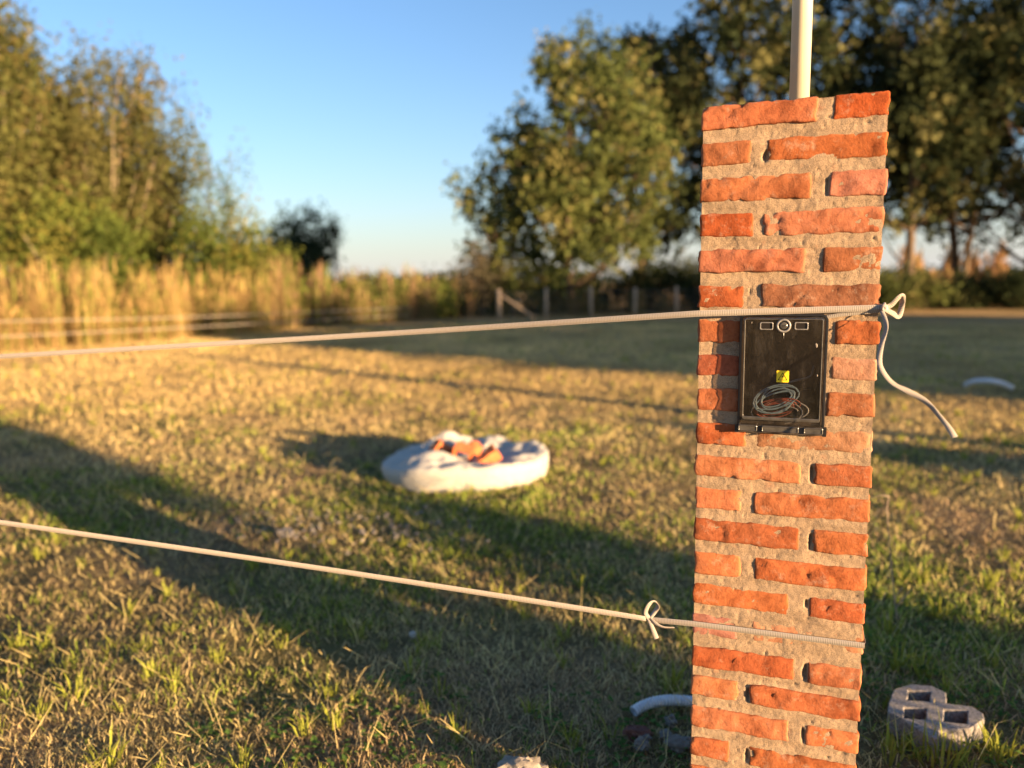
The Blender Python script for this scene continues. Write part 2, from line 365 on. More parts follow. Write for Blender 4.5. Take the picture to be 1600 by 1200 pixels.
# green blades
x, y, D = scatter(350000, 1.55, 27, 1.62)
dr = dryness(x, y); keep = rng.random(len(x)) > dr * 1.05 - 0.10 + 0.25 * (D > 7)
clump = n2(x, y, 5.5, 41, 2); bare = n2(x, y, 1.7, 63, 3); keep &= (bare < 0.28) | (rng.random(len(x)) < 0.18); big = n2(x, y, 0.65, 27, 2); keep &= rng.random(len(x)) < np.clip(0.62 + 1.1 * big, 0.12, 1); keep &= (clump > -0.25) | (rng.random(len(x)) < 0.3)
x, y, D, dr, clump = x[keep], y[keep], D[keep], dr[keep], clump[keep]; n = len(x)
h = (0.016 + 0.034 * rng.random(n) ** 1.8 + 0.036 * np.clip(clump, 0, 1)) * (1 + 0.05 * np.clip(D - 4, 0, 10)); w = (0.0024 + 0.0024 * rng.random(n)) * (np.maximum(D, 2) / 2) ** 0.85
t = rng.random(n)[:, None]; col = (GRN * (1 - t) + GRN2 * t) * rng.uniform(0.6, 1.25, n)[:, None]
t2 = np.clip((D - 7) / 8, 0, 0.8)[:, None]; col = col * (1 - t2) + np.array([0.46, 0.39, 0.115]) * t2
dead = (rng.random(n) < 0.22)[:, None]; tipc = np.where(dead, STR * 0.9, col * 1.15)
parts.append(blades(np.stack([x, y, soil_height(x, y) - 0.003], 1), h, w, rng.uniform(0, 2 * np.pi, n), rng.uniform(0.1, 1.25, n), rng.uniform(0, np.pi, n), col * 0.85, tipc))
# straw: thin, mostly lying
x, y, D = scatter(360000, 1.55, 27, 1.62)
dr = dryness(x, y); keep = rng.random(len(x)) < (0.35 + dr * 0.8) * np.where(n2(x, y, 1.7, 63, 3) > 0.5, 0.45, 1.0)
x, y, D, dr = x[keep], y[keep], D[keep], dr[keep]; n = len(x)
h = (0.020 + 0.050 * rng.random(n) ** 1.7) * (1 + 0.05 * np.clip(D - 4, 0, 10)); w = (0.0014 + 0.0015 * rng.random(n)) * (np.maximum(D, 2) / 2) ** 0.9
t = rng.random(n)[:, None]; pk = np.clip(n2(x, y, 1.9, 91, 3) * 1.6 + 0.15, 0, 1)[:, None]; col = (STR * (1 - t) + STR2 * t) * (1 - 0.55 * pk) + np.array([0.40, 0.250, 0.165]) * 0.55 * pk; col = col * rng.uniform(0.5, 1.35, n)[:, None]
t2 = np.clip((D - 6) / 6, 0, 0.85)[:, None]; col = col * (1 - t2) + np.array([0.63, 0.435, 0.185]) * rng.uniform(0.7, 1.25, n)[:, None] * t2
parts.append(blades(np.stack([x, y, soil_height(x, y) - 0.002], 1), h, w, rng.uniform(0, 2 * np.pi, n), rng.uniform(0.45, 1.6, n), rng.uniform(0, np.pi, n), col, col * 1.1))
def merge(parts):
    V, F, Cc, o = [], [], [], 0
    for v, f, c in parts:
        V.append(v); F.append(f + o); Cc.append(c); o += len(v)
    return np.concatenate(V), np.concatenate(F), np.concatenate(Cc)
V, F, cc = merge(parts)
cc = cc * np.array([1.03, 1.09, 1.03]) * np.clip(1 + 0.42 * n2(V[:, 0], V[:, 1], 0.55, 19, 3), 0.5, 1.5)[:, None]
tag(mesh_np('lawn_grass', V, F, M['blade'], None, cc), 'short green and straw coloured grass covering the ground', 'grass', None, 'stuff')
# broad-leaved tufts standing above the lawn
parts = []
spots = [(1052, 1075, 1.1, 12), (1440, 905, 0.9, 14), (1410, 800, 1.0, 12), (1500, 650, 1.0, 12), (1412, 640, 0.8, 10), (120, 1090, 1.0, 12), (240, 1060, 1.0, 12), (60, 1120, 0.9, 12), (520, 1130, 0.9, 10),
         (340, 1030, 0.8, 9), (390, 880, 0.8, 8), (640, 1050, 0.8, 9), (720, 1150, 0.9, 10), (200, 960, 0.8, 8), (170, 1190, 1.1, 12), (890, 1150, 0.7, 10), (1395, 1185, 1.3, 9), (1480, 1190, 1.3, 10), (1560, 1188, 1.1, 12),
         (1440, 1050, 1.0, 16), (1400, 1040, 1.1, 14), (1470, 960, 1.2, 12), (1390, 980, 1.3, 12), (1560, 1040, 1.0, 10), (60, 870, 0.8, 8), (640, 690, 1.0, 10), (440, 1010, 0.7, 8), (560, 1000, 0.8, 10), (30, 1010, 1, 10), (1420, 1178, 1.1, 9), (1455, 1196, 1.2, 9), (1510, 1198, 1.0, 9), (1545, 1180, 1.0, 8), (1350, 1160, 1.0, 8)]
P = [(G(a, b).x, G(a, b).y, s, k) for a, b, s, k in spots]
xx, yy, DD = scatter(900, 1.6, 18, 1.3)
P += [(a, b, rng.uniform(0.45, 0.85), int(rng.integers(5, 11))) for a, b in zip(xx, yy)]
B, Hh, Ww, Az, Le, Wd, Cl, Ct = [], [], [], [], [], [], [], []
for a, b, s, k in P:
    if 0.35 < a < 1.1 and 1.55 < b < 2.3: continue
    D = math.hypot(a, b)
    for q in range(k * 2):
        az = rng.uniform(0, 2 * np.pi); rr = 0.035 * s * rng.random() ** 0.5
        B.append((a + rr * math.cos(az), b + rr * math.sin(az), -0.012)); Hh.append(s * rng.uniform(0.05, 0.125)); Ww.append(s * rng.uniform(0.004, 0.0085) * max(1, (D / 3) ** 0.5))
        Az.append(az + rng.normal(0, 0.5)); Le.append(rng.uniform(0.1, 0.9)); Wd.append(az + np.pi / 2 + rng.normal(0, 0.4))
        cc_ = (GRN2 * rng.uniform(0.55, 1.0) + np.array([0.03, 0.025, 0])); Cl.append(cc_); Ct.append(cc_ * 1.15)
V, F, cc = blades(np.array(B), np.array(Hh), np.array(Ww), np.array(Az), np.array(Le), np.array(Wd), np.array(Cl), np.array(Ct))
tag(mesh_np('broad_grass_tufts', V, F, M['blade'], None, cc), 'taller broad bladed green tufts scattered through the short lawn', 'grass', None, 'stuff')
# low broad leaves of creeping weeds in patches
x, y, D = scatter(2600, 1.55, 9, 1.6)
wk = n2(x, y, 1.3, 55, 3) > 0.25; wk |= (np.hypot(x - 0.28, y - 2.3) < 0.28) & (rng.random(len(x)) < 0.8)
x, y = x[wk], y[wk]; nW = len(x) * 9
cx_ = np.repeat(x, 9) + rng.normal(0, 0.03, nW); cy_ = np.repeat(y, 9) + rng.normal(0, 0.03, nW); cz_ = soil_height(cx_, cy_) + rng.uniform(0.006, 0.035, nW)
aw = rng.uniform(0, 6.28, nW); sw = rng.uniform(0.008, 0.017, nW)
A_ = np.stack([np.cos(aw), np.sin(aw), rng.uniform(-.4, .4, nW)], 1) * sw[:, None]; B_ = np.stack([-np.sin(aw), np.cos(aw), rng.uniform(-.4, .4, nW)], 1) * sw[:, None] * 0.55
Cw = np.stack([cx_, cy_, cz_], 1); Vw = np.stack([Cw - A_, Cw + B_, Cw + A_, Cw - B_], 1).reshape(-1, 3); cw = np.repeat(np.array([0.095, 0.165, 0.040]) * rng.uniform(0.7, 1.4, (nW, 1)), 4, 0)
tag(mesh_np('creeping_weeds', Vw, np.arange(nW * 4).reshape(nW, 4), M['blade'], None, cw), 'patches of low broad leaved green weeds in the lawn', 'weeds', None, 'stuff')
# long dead stems lying about
n = 2600; x, y, D = scatter(n, 1.6, 9, 1.6)
col = STR * rng.uniform(0.8, 1.5, n)[:, None]
V, F, cc = blades(np.stack([x, y, soil_height(x, y) + 0.012 + 0.03 * rng.random(n)], 1), rng.uniform(0.08, 0.24, n), 0.0022 * (np.maximum(D, 2) / 2) ** 0.7, rng.uniform(0, 2 * np.pi, n), rng.uniform(1.25, 1.62, n), rng.uniform(0, np.pi, n), col, col)
tag(mesh_np('dead_stems', V, F, M['blade'], None, cc), 'loose dead straw stems lying on the lawn', 'straw', None, 'stuff')

# ------------------------------------------------------------------ brick pillar
TH = math.radians(-20.404); PO = Vector((0.4376, 1.8061, 0)); PW = 0.386
PD = Vector((math.cos(TH), math.sin(TH), 0)); PN = Vector((-math.sin(TH), math.cos(TH), 0))
def pl(u, w, z): return PO + PD * u + PN * w + Vector((0, 0, z))
def plane_uz(px, py, w=0.0):                  # pixel -> face coordinates at depth w behind the brick face
    d = ray(px, py); o = PO + PN * w; n = PN
    t = (o - Vector((0, 0, EYE))).dot(n) / d.dot(n); q = Vector((0, 0, EYE)) + d * t - PO
    return q.dot(PD), q.z
pillar = empty('brick_pillar', PO, TH)
tag(pillar, 'square orange brick pillar with thick sandy mortar joints holding the meter box', 'pillar')
def lat(h, r, step):
    inner = h - r; k = max(2, int(round(2 * inner / step)))
    return np.concatenate([[-h, -h + r * 0.35], np.linspace(-inner, inner, k + 1), [h - r * 0.35, h]])
def brick_mesh(u0, u1, w0, w1, z0, z1, seed, fine=1.0, amp=1.25):
    hx, hy, hz = (u1 - u0) / 2, (w1 - w0) / 2, (z1 - z0) / 2; c = np.array([(u0 + u1) / 2, (w0 + w1) / 2, (z0 + z1) / 2]); r = 0.0055
    ax, ay, az = lat(hx, r, 0.009 * fine), lat(hy, r, 0.02 * fine), lat(hz, r, 0.008 * fine)
    V, F, ids = [], [], {}
    def vid(p):
        k = (round(p[0], 6), round(p[1], 6), round(p[2], 6))
        if k not in ids: ids[k] = len(V); V.append(p)
        return ids[k]
    def face(A, B_, fn, flip):
        for i in range(len(A) - 1):
            for j in range(len(B_) - 1):
                q = [vid(fn(A[i], B_[j])), vid(fn(A[i + 1], B_[j])), vid(fn(A[i + 1], B_[j + 1])), vid(fn(A[i], B_[j + 1]))]
                F.append(q[::-1] if flip else q)
    face(ax, az, lambda a, b: (a, -hy, b), False); face(ax, az, lambda a, b: (a, hy, b), True)
    face(ay, az, lambda a, b: (hx, a, b), False); face(ay, az, lambda a, b: (-hx, a, b), True)
    face(ax, ay, lambda a, b: (a, b, hz), False); face(ax, ay, lambda a, b: (a, b, -hz), True)
    V = np.array(V); H = np.array([hx, hy, hz])
    q = np.clip(V, -H + r, H - r); d = V - q; L = np.linalg.norm(d, axis=1)[:, None]; V = q + d / np.maximum(L, 1e-9) * np.minimum(L, r)
    S = V + seed * np.array([3.1, 1.7, 5.3])
    disp = np.stack([fbm(S * 34, 1 + seed, 3), fbm(S * 26, 5 + seed, 3), fbm(S * 30, 9 + seed, 3)], 1) * np.array([0.0024, 0.0014, 0.0022]) * amp
    fine_n = np.stack([noise(S * 150, 21), noise(S * 150, 22), noise(S * 150, 23)], 1) * 0.0011 + np.stack([noise(S * 75, 24), noise(S * 75, 25), noise(S * 75, 26)], 1) * 0.0012
    chip = np.clip(noise(S * 62, 31 + seed) - 0.50, 0, 1)[:, None] * np.sign(V) * -0.011 * (L > r * 0.8)
    tiltz = (h2(np.array([seed]), np.array([1]), np.array([2]), 3)[0]) * 0.012
    V = V + disp + fine_n + chip; V[:, 2] += V[:, 0] * tiltz
    return V + c, F
NICHE = (0.098, 0.281, EYE - 0.352, EYE - 0.085)
# measured courses, from the top: (stretcher first?, joint ends left/right, seam z limits relative to the lens)
def zc(k): return EYE + 0.3605 - 0.08035 * (k - 1)
front = {1: (0.245, 0.277), 2: (0.108, 0.145), 3: (0.238, 0.274), 4: (0.118, 0.140), 5: (0.231, 0.266), 6: (0.101, 0.140), 10: (0.114, 0.138), 11: (0.237, 0.267),
         12: (0.109, 0.137), 13: (0.239, 0.268), 14: (0.111, 0.143), 15: (0.220, 0.266), 16: (0.107, 0.141), 17: (0.239, 0.269), 18: (0.112, 0.140), 19: (0.233, 0.269), 20: (0.096, 0.142),
         21: (0.238, 0.268), 22: (0.111, 0.140), 23: (0.238, 0.268)}
face_off = {(10, 1): 0.0030, (16, 0): 0.0030, (16, 1): 0.0032, (8, 1): 0.0014, (19, 1): 0.0012, (15, 1): 0.0016, (3, 0): -0.001, (4, 1): 0.0004}
bseed = 0
CLAY = [(0.52, 0.180, 0.072), (0.48, 0.150, 0.055), (0.53, 0.205, 0.090), (0.45, 0.140, 0.055), (0.50, 0.165, 0.060), (0.42, 0.115, 0.042), (0.53, 0.19, 0.085)]
tints = {(1, 0): (0.51, 0.17, 0.075), (1, 1): (0.48, 0.115, 0.032), (2, 0): (0.40, 0.15, 0.065), (2, 1): (0.42, 0.13, 0.042), (3, 0): (0.50, 0.18, 0.075), (3, 1): (0.50, 0.20, 0.125),
         (4, 0): (0.40, 0.095, 0.028), (4, 1): (0.52, 0.20, 0.105), (5, 0): (0.50, 0.185, 0.10), (5, 1): (0.40, 0.15, 0.065), (6, 0): (0.43, 0.115, 0.038), (6, 1): (0.35, 0.15, 0.078),
         (7, 0): (0.46, 0.15, 0.06), (7, 1): (0.42, 0.13, 0.045), (8, 0): (0.40, 0.12, 0.06), (8, 1): (0.46, 0.245, 0.155), (9, 0): (0.48, 0.17, 0.075), (9, 1): (0.44, 0.17, 0.075),
         (10, 0): (0.50, 0.15, 0.055), (10, 1): (0.50, 0.26, 0.14), (16, 0): (0.50, 0.22, 0.16), (16, 1): (0.50, 0.24, 0.13)}
def lay(u0, u1, w0, w1, k, dz=0.0, hh=0.0245, side=9, fine=1.0, amp=1.25):
    global bseed
    bseed += 1; z = zc(k) + dz
    V, F = brick_mesh(u0, u1, w0, w1, z - hh, z + hh, bseed, fine, amp)
    o = np.array([(u0 + u1) / 2, (w0 + w1) / 2, z])
    b = mesh_py('brick', V - o, F, M['brick'], pillar, True); b.location = o
    jj = rr.uniform(0.92, 1.08); cb = tints.get((k, side), CLAY[bseed % len(CLAY)]); b.color = (cb[0] * jj * 0.69, cb[1] * jj * 0.68, cb[2] * jj * 0.66, 1)
    return b
rr = random.Random(4)
for k in range(1, 24):
    A = k % 2 == 1
    e0, e1 = rr.uniform(-0.0018, 0.0015), rr.uniform(-0.0015, 0.0012); dz = rr.uniform(-0.0015, 0.0015); hh = rr.uniform(0.0252, 0.0272)
    def fo(i): return face_off.get((k, i), rr.uniform(-0.0020, 0.0016))
    if k in (7, 8, 9):
        L1 = 0.0965; R0 = {7: 0.299, 8: 0.295, 9: 0.287}[k]
        lay(e0, L1, fo(0), 0.118, k, dz, hh, 0); lay(R0, PW + e1, fo(1), 0.118, k, dz, hh, 1)
        lay(0, 0.118, 0.146, PW, k, 0, 0.0245, 9, 2); lay(PW - 0.118, PW, 0.146, 0.242, k, 0, 0.0245, 9, 2); lay(0.146, PW, PW - 0.118, PW, k, 0, 0.0245, 9, 2)
        continue
    a, b = front[k]
    top = {10: -0.003, 16: 0.004}.get(k, 0)
    if A:                                      # stretcher left, header end right
        lay(e0, a, fo(0), 0.118, k, dz, hh, 0); lay(b, PW + e1, fo(1), 0.242, k, dz, hh, 1)
        lay(0, 0.118, 0.146, PW, k, 0, 0.0245, 9, 2); lay(0.146, PW, PW - 0.116, PW, k, 0, 0.0245, 9, 2)
    else:                                      # header end left, stretcher right
        lay(e0, a, fo(0), 0.242, k, dz, hh, 0); lay(b, PW + e1, fo(1), 0.118, k, dz + top, hh, 1)
        lay(PW - 0.118, PW, 0.146, PW, k, 0, 0.0245, 9, 2); lay(0, 0.242, PW - 0.116, PW, k, 0, 0.0245, 9, 2)
# mortar body: four rough faces and a top
def mortar_panel(length, zlo, zhi, step, fn, depth):
    us = np.linspace(0, length, int(length / step) + 1); zs = np.linspace(zlo, zhi, int((zhi - zlo) / step) + 1)
    U, Z = np.meshgrid(us, zs); u, z = U.ravel(), Z.ravel()
    d = depth(u, z); edge = np.clip(np.minimum(u, length - u) / 0.012, 0, 1); d = d * edge + 0.0035 * (1 - edge)
    V = np.array([fn(a, b, c) for a, b, c in zip(u, z, d)])
    i = np.arange(len(u)).reshape(U.shape)
    F = np.stack([i[:-1, :-1], i[:-1, 1:], i[1:, 1:], i[1:, :-1]], -1).reshape(-1, 4)
    return V, F, u, z
ZT = EYE + 0.3872
pits = []
for k, (a, b) in front.items():
    if k in (2, 3, 11, 13, 17, 18, 19, 20, 15):
        pits.append((b - 0.0045, zc(k) - 0.003 + (0.009 if k == 15 else -0.008 if k == 2 else 0), {2: 0.006, 17: 0.005, 11: 0.005}.get(k, 0.0034), {15: 0.010, 2: 0.012}.get(k, 0.019), 0.014 if k not in (3, 5, 14) else 0.007))
def front_depth(u, z):
    p = np.stack([u, z, np.zeros_like(u)], 1)
    d = 0.0036 + 0.0014 * fbm(p * 20, 3, 3) + 0.0006 * noise(p * 110, 8) + 0.0006 * noise(p * 300, 9)
    for pu, pz, ru, rz, dep in pits:
        q = ((u - pu + 0.002 * noise(p * 60, 14)) / ru) ** 2 + ((z - pz) / rz) ** 2
        d += dep * np.clip(1.35 - q, 0, 1)
    d += 0.006 * np.clip(noise(p * 120, 77) - 0.78, 0, 1) * 3
    ridge = fbm(np.stack([u * 9, z * 55, u * 0 + 3], 1), 71, 3)
    d += 0.0012 * ridge
    return d
mo = MB(); I = 0.0035; Lm = PW - 2 * I
V, F, u, z = mortar_panel(Lm, -0.03, ZT - 0.004, 0.0034, lambda a, b, c: (I + a, c, b), lambda u, z: front_depth(u + I, z))
uc = u[F].mean(1) + I; zcn = z[F].mean(1)
hole = (uc > NICHE[0]) & (uc < NICHE[1]) & (zcn > NICHE[2]) & (zcn < NICHE[3])
mo.add(V, F[~hole])
rough = lambda u, z: 0.0045 + 0.002 * fbm(np.stack([u, z, u * 0 + 4.4], 1) * 22, 6, 3)
V, F, _, _ = mortar_panel(Lm, -0.03, ZT - 0.004, 0.009, lambda a, b, c: (PW - c, I + a, b), rough); mo.add(V, F)
V, F, _, _ = mortar_panel(Lm, -0.03, ZT - 0.004, 0.009, lambda a, b, c: (c, PW - I - a, b), rough); mo.add(V, F)
V, F, _, _ = mortar_panel(Lm, -0.03, ZT - 0.004, 0.009, lambda a, b, c: (PW - I - a, PW - c, b), rough); mo.add(V, F)
V, F, _, _ = mortar_panel(Lm, I, PW - I, 0.009, lambda a, b, c: (I + a, b, ZT - 0.001 - c * 0.6), rough); mo.add(V, F)
# lining of the niche behind the meter box
n0, n1_, n2z, n3z = NICHE; e = 0.002
mo.add([(n0 - e, 0.003, n2z - e), (n1_ + e, 0.003, n2z - e), (n1_ + e, 0.003, n3z + e), (n0 - e, 0.003, n3z + e), (n0 - e, 0.11, n2z - e), (n1_ + e, 0.11, n2z - e), (n1_ + e, 0.11, n3z + e), (n0 - e, 0.11, n3z + e)],
       [(0, 1, 5, 4), (1, 2, 6, 5), (2, 3, 7, 6), (3, 0, 4, 7), (4, 5, 6, 7)])
mo.build('mortar', M['mortar'], pillar, True)

# ------------------------------------------------------------------ meter box
BU0, BU1 = 0.0955, 0.2835; BZ0, BZ1 = EYE - 0.3535, EYE - 0.0795; BCU, BCZ = (BU0 + BU1) / 2, (BZ0 + BZ1) / 2
mbox = empty('meter_box', pl(BCU, 0, BZ0), TH)
tag(mbox, 'black electricity meter box with smoky clear lid set into the brick pillar', 'meter box')
def L(u, w, z): return (u - BCU, w, z - BZ0)
def rrect(u0, u1, z0, z1, r, w, seg=5, rb=None):
    pts = []; rb = r if rb is None else rb
    for cu, cz, a0, q in ((u1 - r, z1 - r, 0, r), (u0 + r, z1 - r, 90, r), (u0 + rb, z0 + rb, 180, rb), (u1 - rb, z0 + rb, 270, rb)):
        for i in range(seg + 1):
            a = math.radians(a0 + 90 * i / seg); pts.append(L(cu + q * math.cos(a), w, cz + q * math.sin(a)))
    return pts
def loops(name, ls, mat, parent, close=False, cap0=False, cap1=False, smooth=False):
    n = len(ls[0]); V = [p for l in ls for p in l]; F = []
    m = len(ls)
    for i in range(m if close else m - 1):
        j = (i + 1) % m
        for k in range(n): F.append((i * n + k, i * n + (k + 1) % n, j * n + (k + 1) % n, j * n + k))
    if cap0: F.append(tuple(range(n)))
    if cap1: F.append(tuple((m - 1) * n + k for k in range(n))[::-1])
    o = mesh_py(name, V, F, mat, parent, smooth); 
    bm = bmesh.new(); bm.from_mesh(o.data); bmesh.ops.recalc_face_normals(bm, faces=bm.faces); bm.to_mesh(o.data); bm.free()
    return o
g = 0.0055
def inset(i, w, r=0.016): return rrect(BU0 + i, BU1 - i, BZ0 + i * (3 if i > 0.004 else 1), BZ1 - i, max(r - i, 0.003), w, 6, 0.004)
loops('rim', [inset(0, -0.0045), inset(0, -0.0125), inset(0.0012, -0.0145), inset(0.0052, -0.0145), inset(0.0064, -0.0125), inset(0.0064, -0.0045)], M['black'], mbox, close=True)
loops('housing', [inset(0.0066, -0.006), inset(0.0066, 0.078), inset(0.0095, 0.078), inset(0.0095, -0.006)], M['tub'], mbox, close=True)
hb = loops('back_plate', [inset(0.0095, 0.0775), inset(0.0095, 0.074)], M['black'], mbox, cap0=True, cap1=True)
lid_ = loops('lid', [inset(0.0066, -0.0070), inset(0.0066, -0.0185), inset(0.0085, -0.0212), inset(0.0105, -0.0218)], M['lid'], mbox, cap1=True)
loops('lid_bead', [inset(0.0105, -0.0219), inset(0.0112, -0.0226), inset(0.0124, -0.0226), inset(0.0131, -0.0219)], M['clear_edge'], lid_, close=True)
def bpx(px, py, w): return plane_uz(px, py, w)
# lock ring
lu, lz = bpx(1224.5, 509, -0.024)
mb = MB(); path = [L(lu + 0.0132 * math.cos(a), -0.0235, lz + 0.0132 * math.sin(a)) for a in np.linspace(0, 2 * math.pi, 33)]
mb.tube(path, 0.0026, 8, False)
lk = mb.build('lock', M['lockm'], mbox, True)
mb = MB(); mb.tube([L(lu, -0.0215, lz), L(lu, -0.026, lz), L(lu, -0.0268, lz)], [0.0080, 0.0080, 0.0068], 20); mb.build('lock_core', M['clear_edge'], lk, False)
mb = MB(); mb.box(L(lu - 0.003, -0.0273, lz - 0.001), L(lu + 0.003, -0.0266, lz + 0.001)); mb.build('keyhole', M['ink'], lk)
mb = MB(); mb.tube([L(lu, -0.0215, lz - 0.0165), L(lu + 0.0004, -0.0222, lz - 0.022), L(lu + 0.0008, -0.0219, lz - 0.029)], [0.0016, 0.0011, 0.0004], 6); mb.build('drip_mark', M['clear_edge'], lid_)
# viewing windows
for wx in (1197.7, 1252.3):
    wu, wz = bpx(wx, 509.4, -0.023)
    def rr_(i, w): return rrect(wu - 0.0142 + i, wu + 0.0142 - i, wz - 0.0085 + i, wz + 0.0085 - i, 0.0025, w, 3)
    wf = loops('window_frame', [rr_(0, -0.0214), rr_(0, -0.0234), rr_(0.0006, -0.0240), rr_(0.0017, -0.0240), rr_(0.0022, -0.0222)], M['lockm'], mbox)
    loops('window_pane', [rr_(0.0020, -0.0221), rr_(0.0024, -0.0222)], M['ink'], wf, cap1=True)
# sticker
su, sz = bpx(1223, 588.3, -0.0225); hs = 0.0132
loops('warning_sticker', [rrect(su - hs, su + hs, sz - hs, sz + hs, 0.0018, -0.0217, 3), rrect(su - hs, su + hs, sz - hs, sz + hs, 0.0018, -0.0224, 3)], M['yellow'], mbox, cap1=True)
stk = [c for c in mbox.children if c.name.startswith('warning_sticker')][0]
mb = MB()
def flat(poly, w=-0.0227): mb.add([L(su + a, w, sz + b) for a, b in poly] , [tuple(range(len(poly)))])
to = [(0.0, 0.0095), (-0.0104, -0.0085), (0.0104, -0.0085)]; ti = [(0.0, 0.0068), (-0.0082, -0.0072), (0.0082, -0.0072)]
for i in range(3):
    j = (i + 1) % 3; flat([to[i], to[j], ti[j], ti[i]])
flat([(0.0018, 0.0038), (-0.0026, -0.0012), (-0.0002, -0.0016), (0.0014, 0.0006)]); flat([(0.0012, 0.0006), (-0.0004, -0.0006), (0.0026, -0.0006)]); flat([(0.0026, -0.0006), (0.0008, -0.0006), (-0.0012, -0.0060)])
mb.build('lightning_symbol', M['ink'], stk)
# hinge knuckles along the bottom
for x0, x1 in ((122, 275), (312, 614), (655, 812)):
    ua, _ = bpx(1130 + x0 / 5.215, 671, -0.02); ub, _ = bpx(1130 + x1 / 5.215, 676, -0.02)
    z1 = BZ0 + 0.0185; z0 = BZ0 + 0.0045
    loops('hinge_tab', [rrect(ua, ub, z0, z1, 0.002, -0.0150, 3), rrect(ua, ub, z0, z1, 0.002, -0.0215, 3), rrect(ua + 0.0015, ub - 0.0015, z0 + 0.0015, z1 - 0.0015, 0.0015, -0.0228, 3), rrect(ua + 0.0028, ub - 0.0028, z0 + 0.003, z1 - 0.003, 0.001, -0.0215, 3)], M['clear_edge'], mbox, cap1=True)
mb = MB(); mb.box(L(BU0 + 0.003, -0.0148, BZ0 + 0.001), L(BU1 - 0.003, -0.0060, BZ0 + 0.0200)); mb.build('hinge_strip', M['tub'], mbox)
mb = MB(); mb.box(L(BU1 - 0.004, -0.0150, BZ0 - 0.001), L(BU1 + 0.0045, -0.005, BZ0 + 0.020)); mb.build('corner_lug', M['black'], mbox)
mb = MB(); mb.box(L(BU0 - 0.005, -0.0150, BZ0 - 0.001), L(BU0 + 0.003, -0.005, BZ0 + 0.016)); mb.build('corner_lug', M['black'], mbox)
# cable coils hanging inside
cu, cz = bpx(1214.4, 624, 0.03)
def coil(name, mat, n, a, b, tilt, du, dz_, rad, w0, seed, lab):
    r_ = random.Random(seed); pts = []
    for t in np.linspace(0, 2 * math.pi * n, int(22 * n)):
        jit = 1 + 0.24 * math.sin(t * 0.37 + seed); x_ = a * jit * math.cos(t); z_ = b * (1 + 0.42 * math.sin(t * 0.29 + seed)) * math.sin(t)
        pts.append(L(cu + du + x_ * math.cos(tilt) - z_ * math.sin(tilt), w0 + 0.0055 * math.sin(t + seed), cz + dz_ + x_ * math.sin(tilt) + z_ * math.cos(tilt)))
    q = MB(); q.tube(pts, rad, 7); o = q.build(name, mat, mbox, True); o['label'] = lab
coil('cable', M['blue'], 5.6, 0.042, 0.022, 0.36, -0.002, 0.006, 0.0018, -0.0095, 1, 'pale blue coiled cable')
coil('cable', M['red'], 3.6, 0.043, 0.016, 0.22, -0.001, -0.014, 0.0017, -0.006, 3, 'brown red coiled cable')
coil('cable', M['grey'], 2.7, 0.052, 0.020, 0.10, 0.006, -0.024, 0.0017, -0.002, 5, 'grey coiled cable')
mb = MB(); p_ = [bpx(1225, 600, 0.02), bpx(1245, 594, 0.03), bpx(1266, 588, 0.05), bpx(1272, 572, 0.07)]
mb.tube(bezier_like([L(a, w, b) for (a, b), w in zip(p_, (0.02, 0.03, 0.05, 0.073))], 8), 0.0026, 7); o = mb.build('cable', M['grey'], mbox, True); o['label'] = 'grey cable leaving towards the back of the box'
mb = MB(); mb.box(L(BU0 + 0.030, 0.050, BZ0 + 0.022), L(BU0 + 0.105, 0.0735, BZ0 + 0.105)); mb.build('mounting_plate', M['tub'], mbox)
mb = MB(); mb.box(L(BU0 + 0.118, 0.055, BZ0 + 0.020), L(BU1 - 0.030, 0.0735, BZ0 + 0.095)); mb.build('terminal_block', M['tub'], mbox)
# splashes of mortar on the lid
for (px, py, r_) in ((1276, 540, 0.0042), (1277, 587, 0.002), (1174.5, 504, 0.0016)):
    a, b = bpx(px, py, -0.023); q = MB(); th = np.linspace(0, 2 * math.pi, 11)[:-1]; rs = [r_ * (0.7 + 0.5 * random.Random(px + i).random()) for i in range(10)]
    q.add([L(a + rs[i] * 0.7 * math.cos(t), -0.0219, b + rs[i] * 1.3 * math.sin(t)) for i, t in enumerate(th)] + [L(a, -0.0232, b)], [(i, (i + 1) % 10, 10) for i in range(10)])
    q.build('mortar_splash', M['palestone'], lid_, True)

# ------------------------------------------------------------------ conduit standing on the pillar
cp = at(1249, 150, 1.0) - Vector((0, 0, EYE)); q = PO + PN * 0.19
t = (q - Vector((0, 0, EYE))).dot(PN) / cp.dot(PN); cpos = Vector((0, 0, EYE)) + cp * t
mb = MB(); H0 = 1.80
pts = [(0, 0, H0 - 0.0), (0, 0, 2.3), (0, 0, 2.9), (0, 0, 3.3)] + [(0.09 * (1 - math.cos(a)), 0, 3.3 + 0.09 * math.sin(a)) for a in np.linspace(0.2, math.pi, 12)]
pts = [(a, b, c - H0) for a, b, c in pts]
mb.tube(pts, 0.0230, 28)
pole = mb.build('conduit_pipe', M['pvc'], None, True); pole.location = (cpos.x, cpos.y, H0)
tag(pole, 'cream plastic conduit pipe rising from the top of the brick pillar', 'pipe')

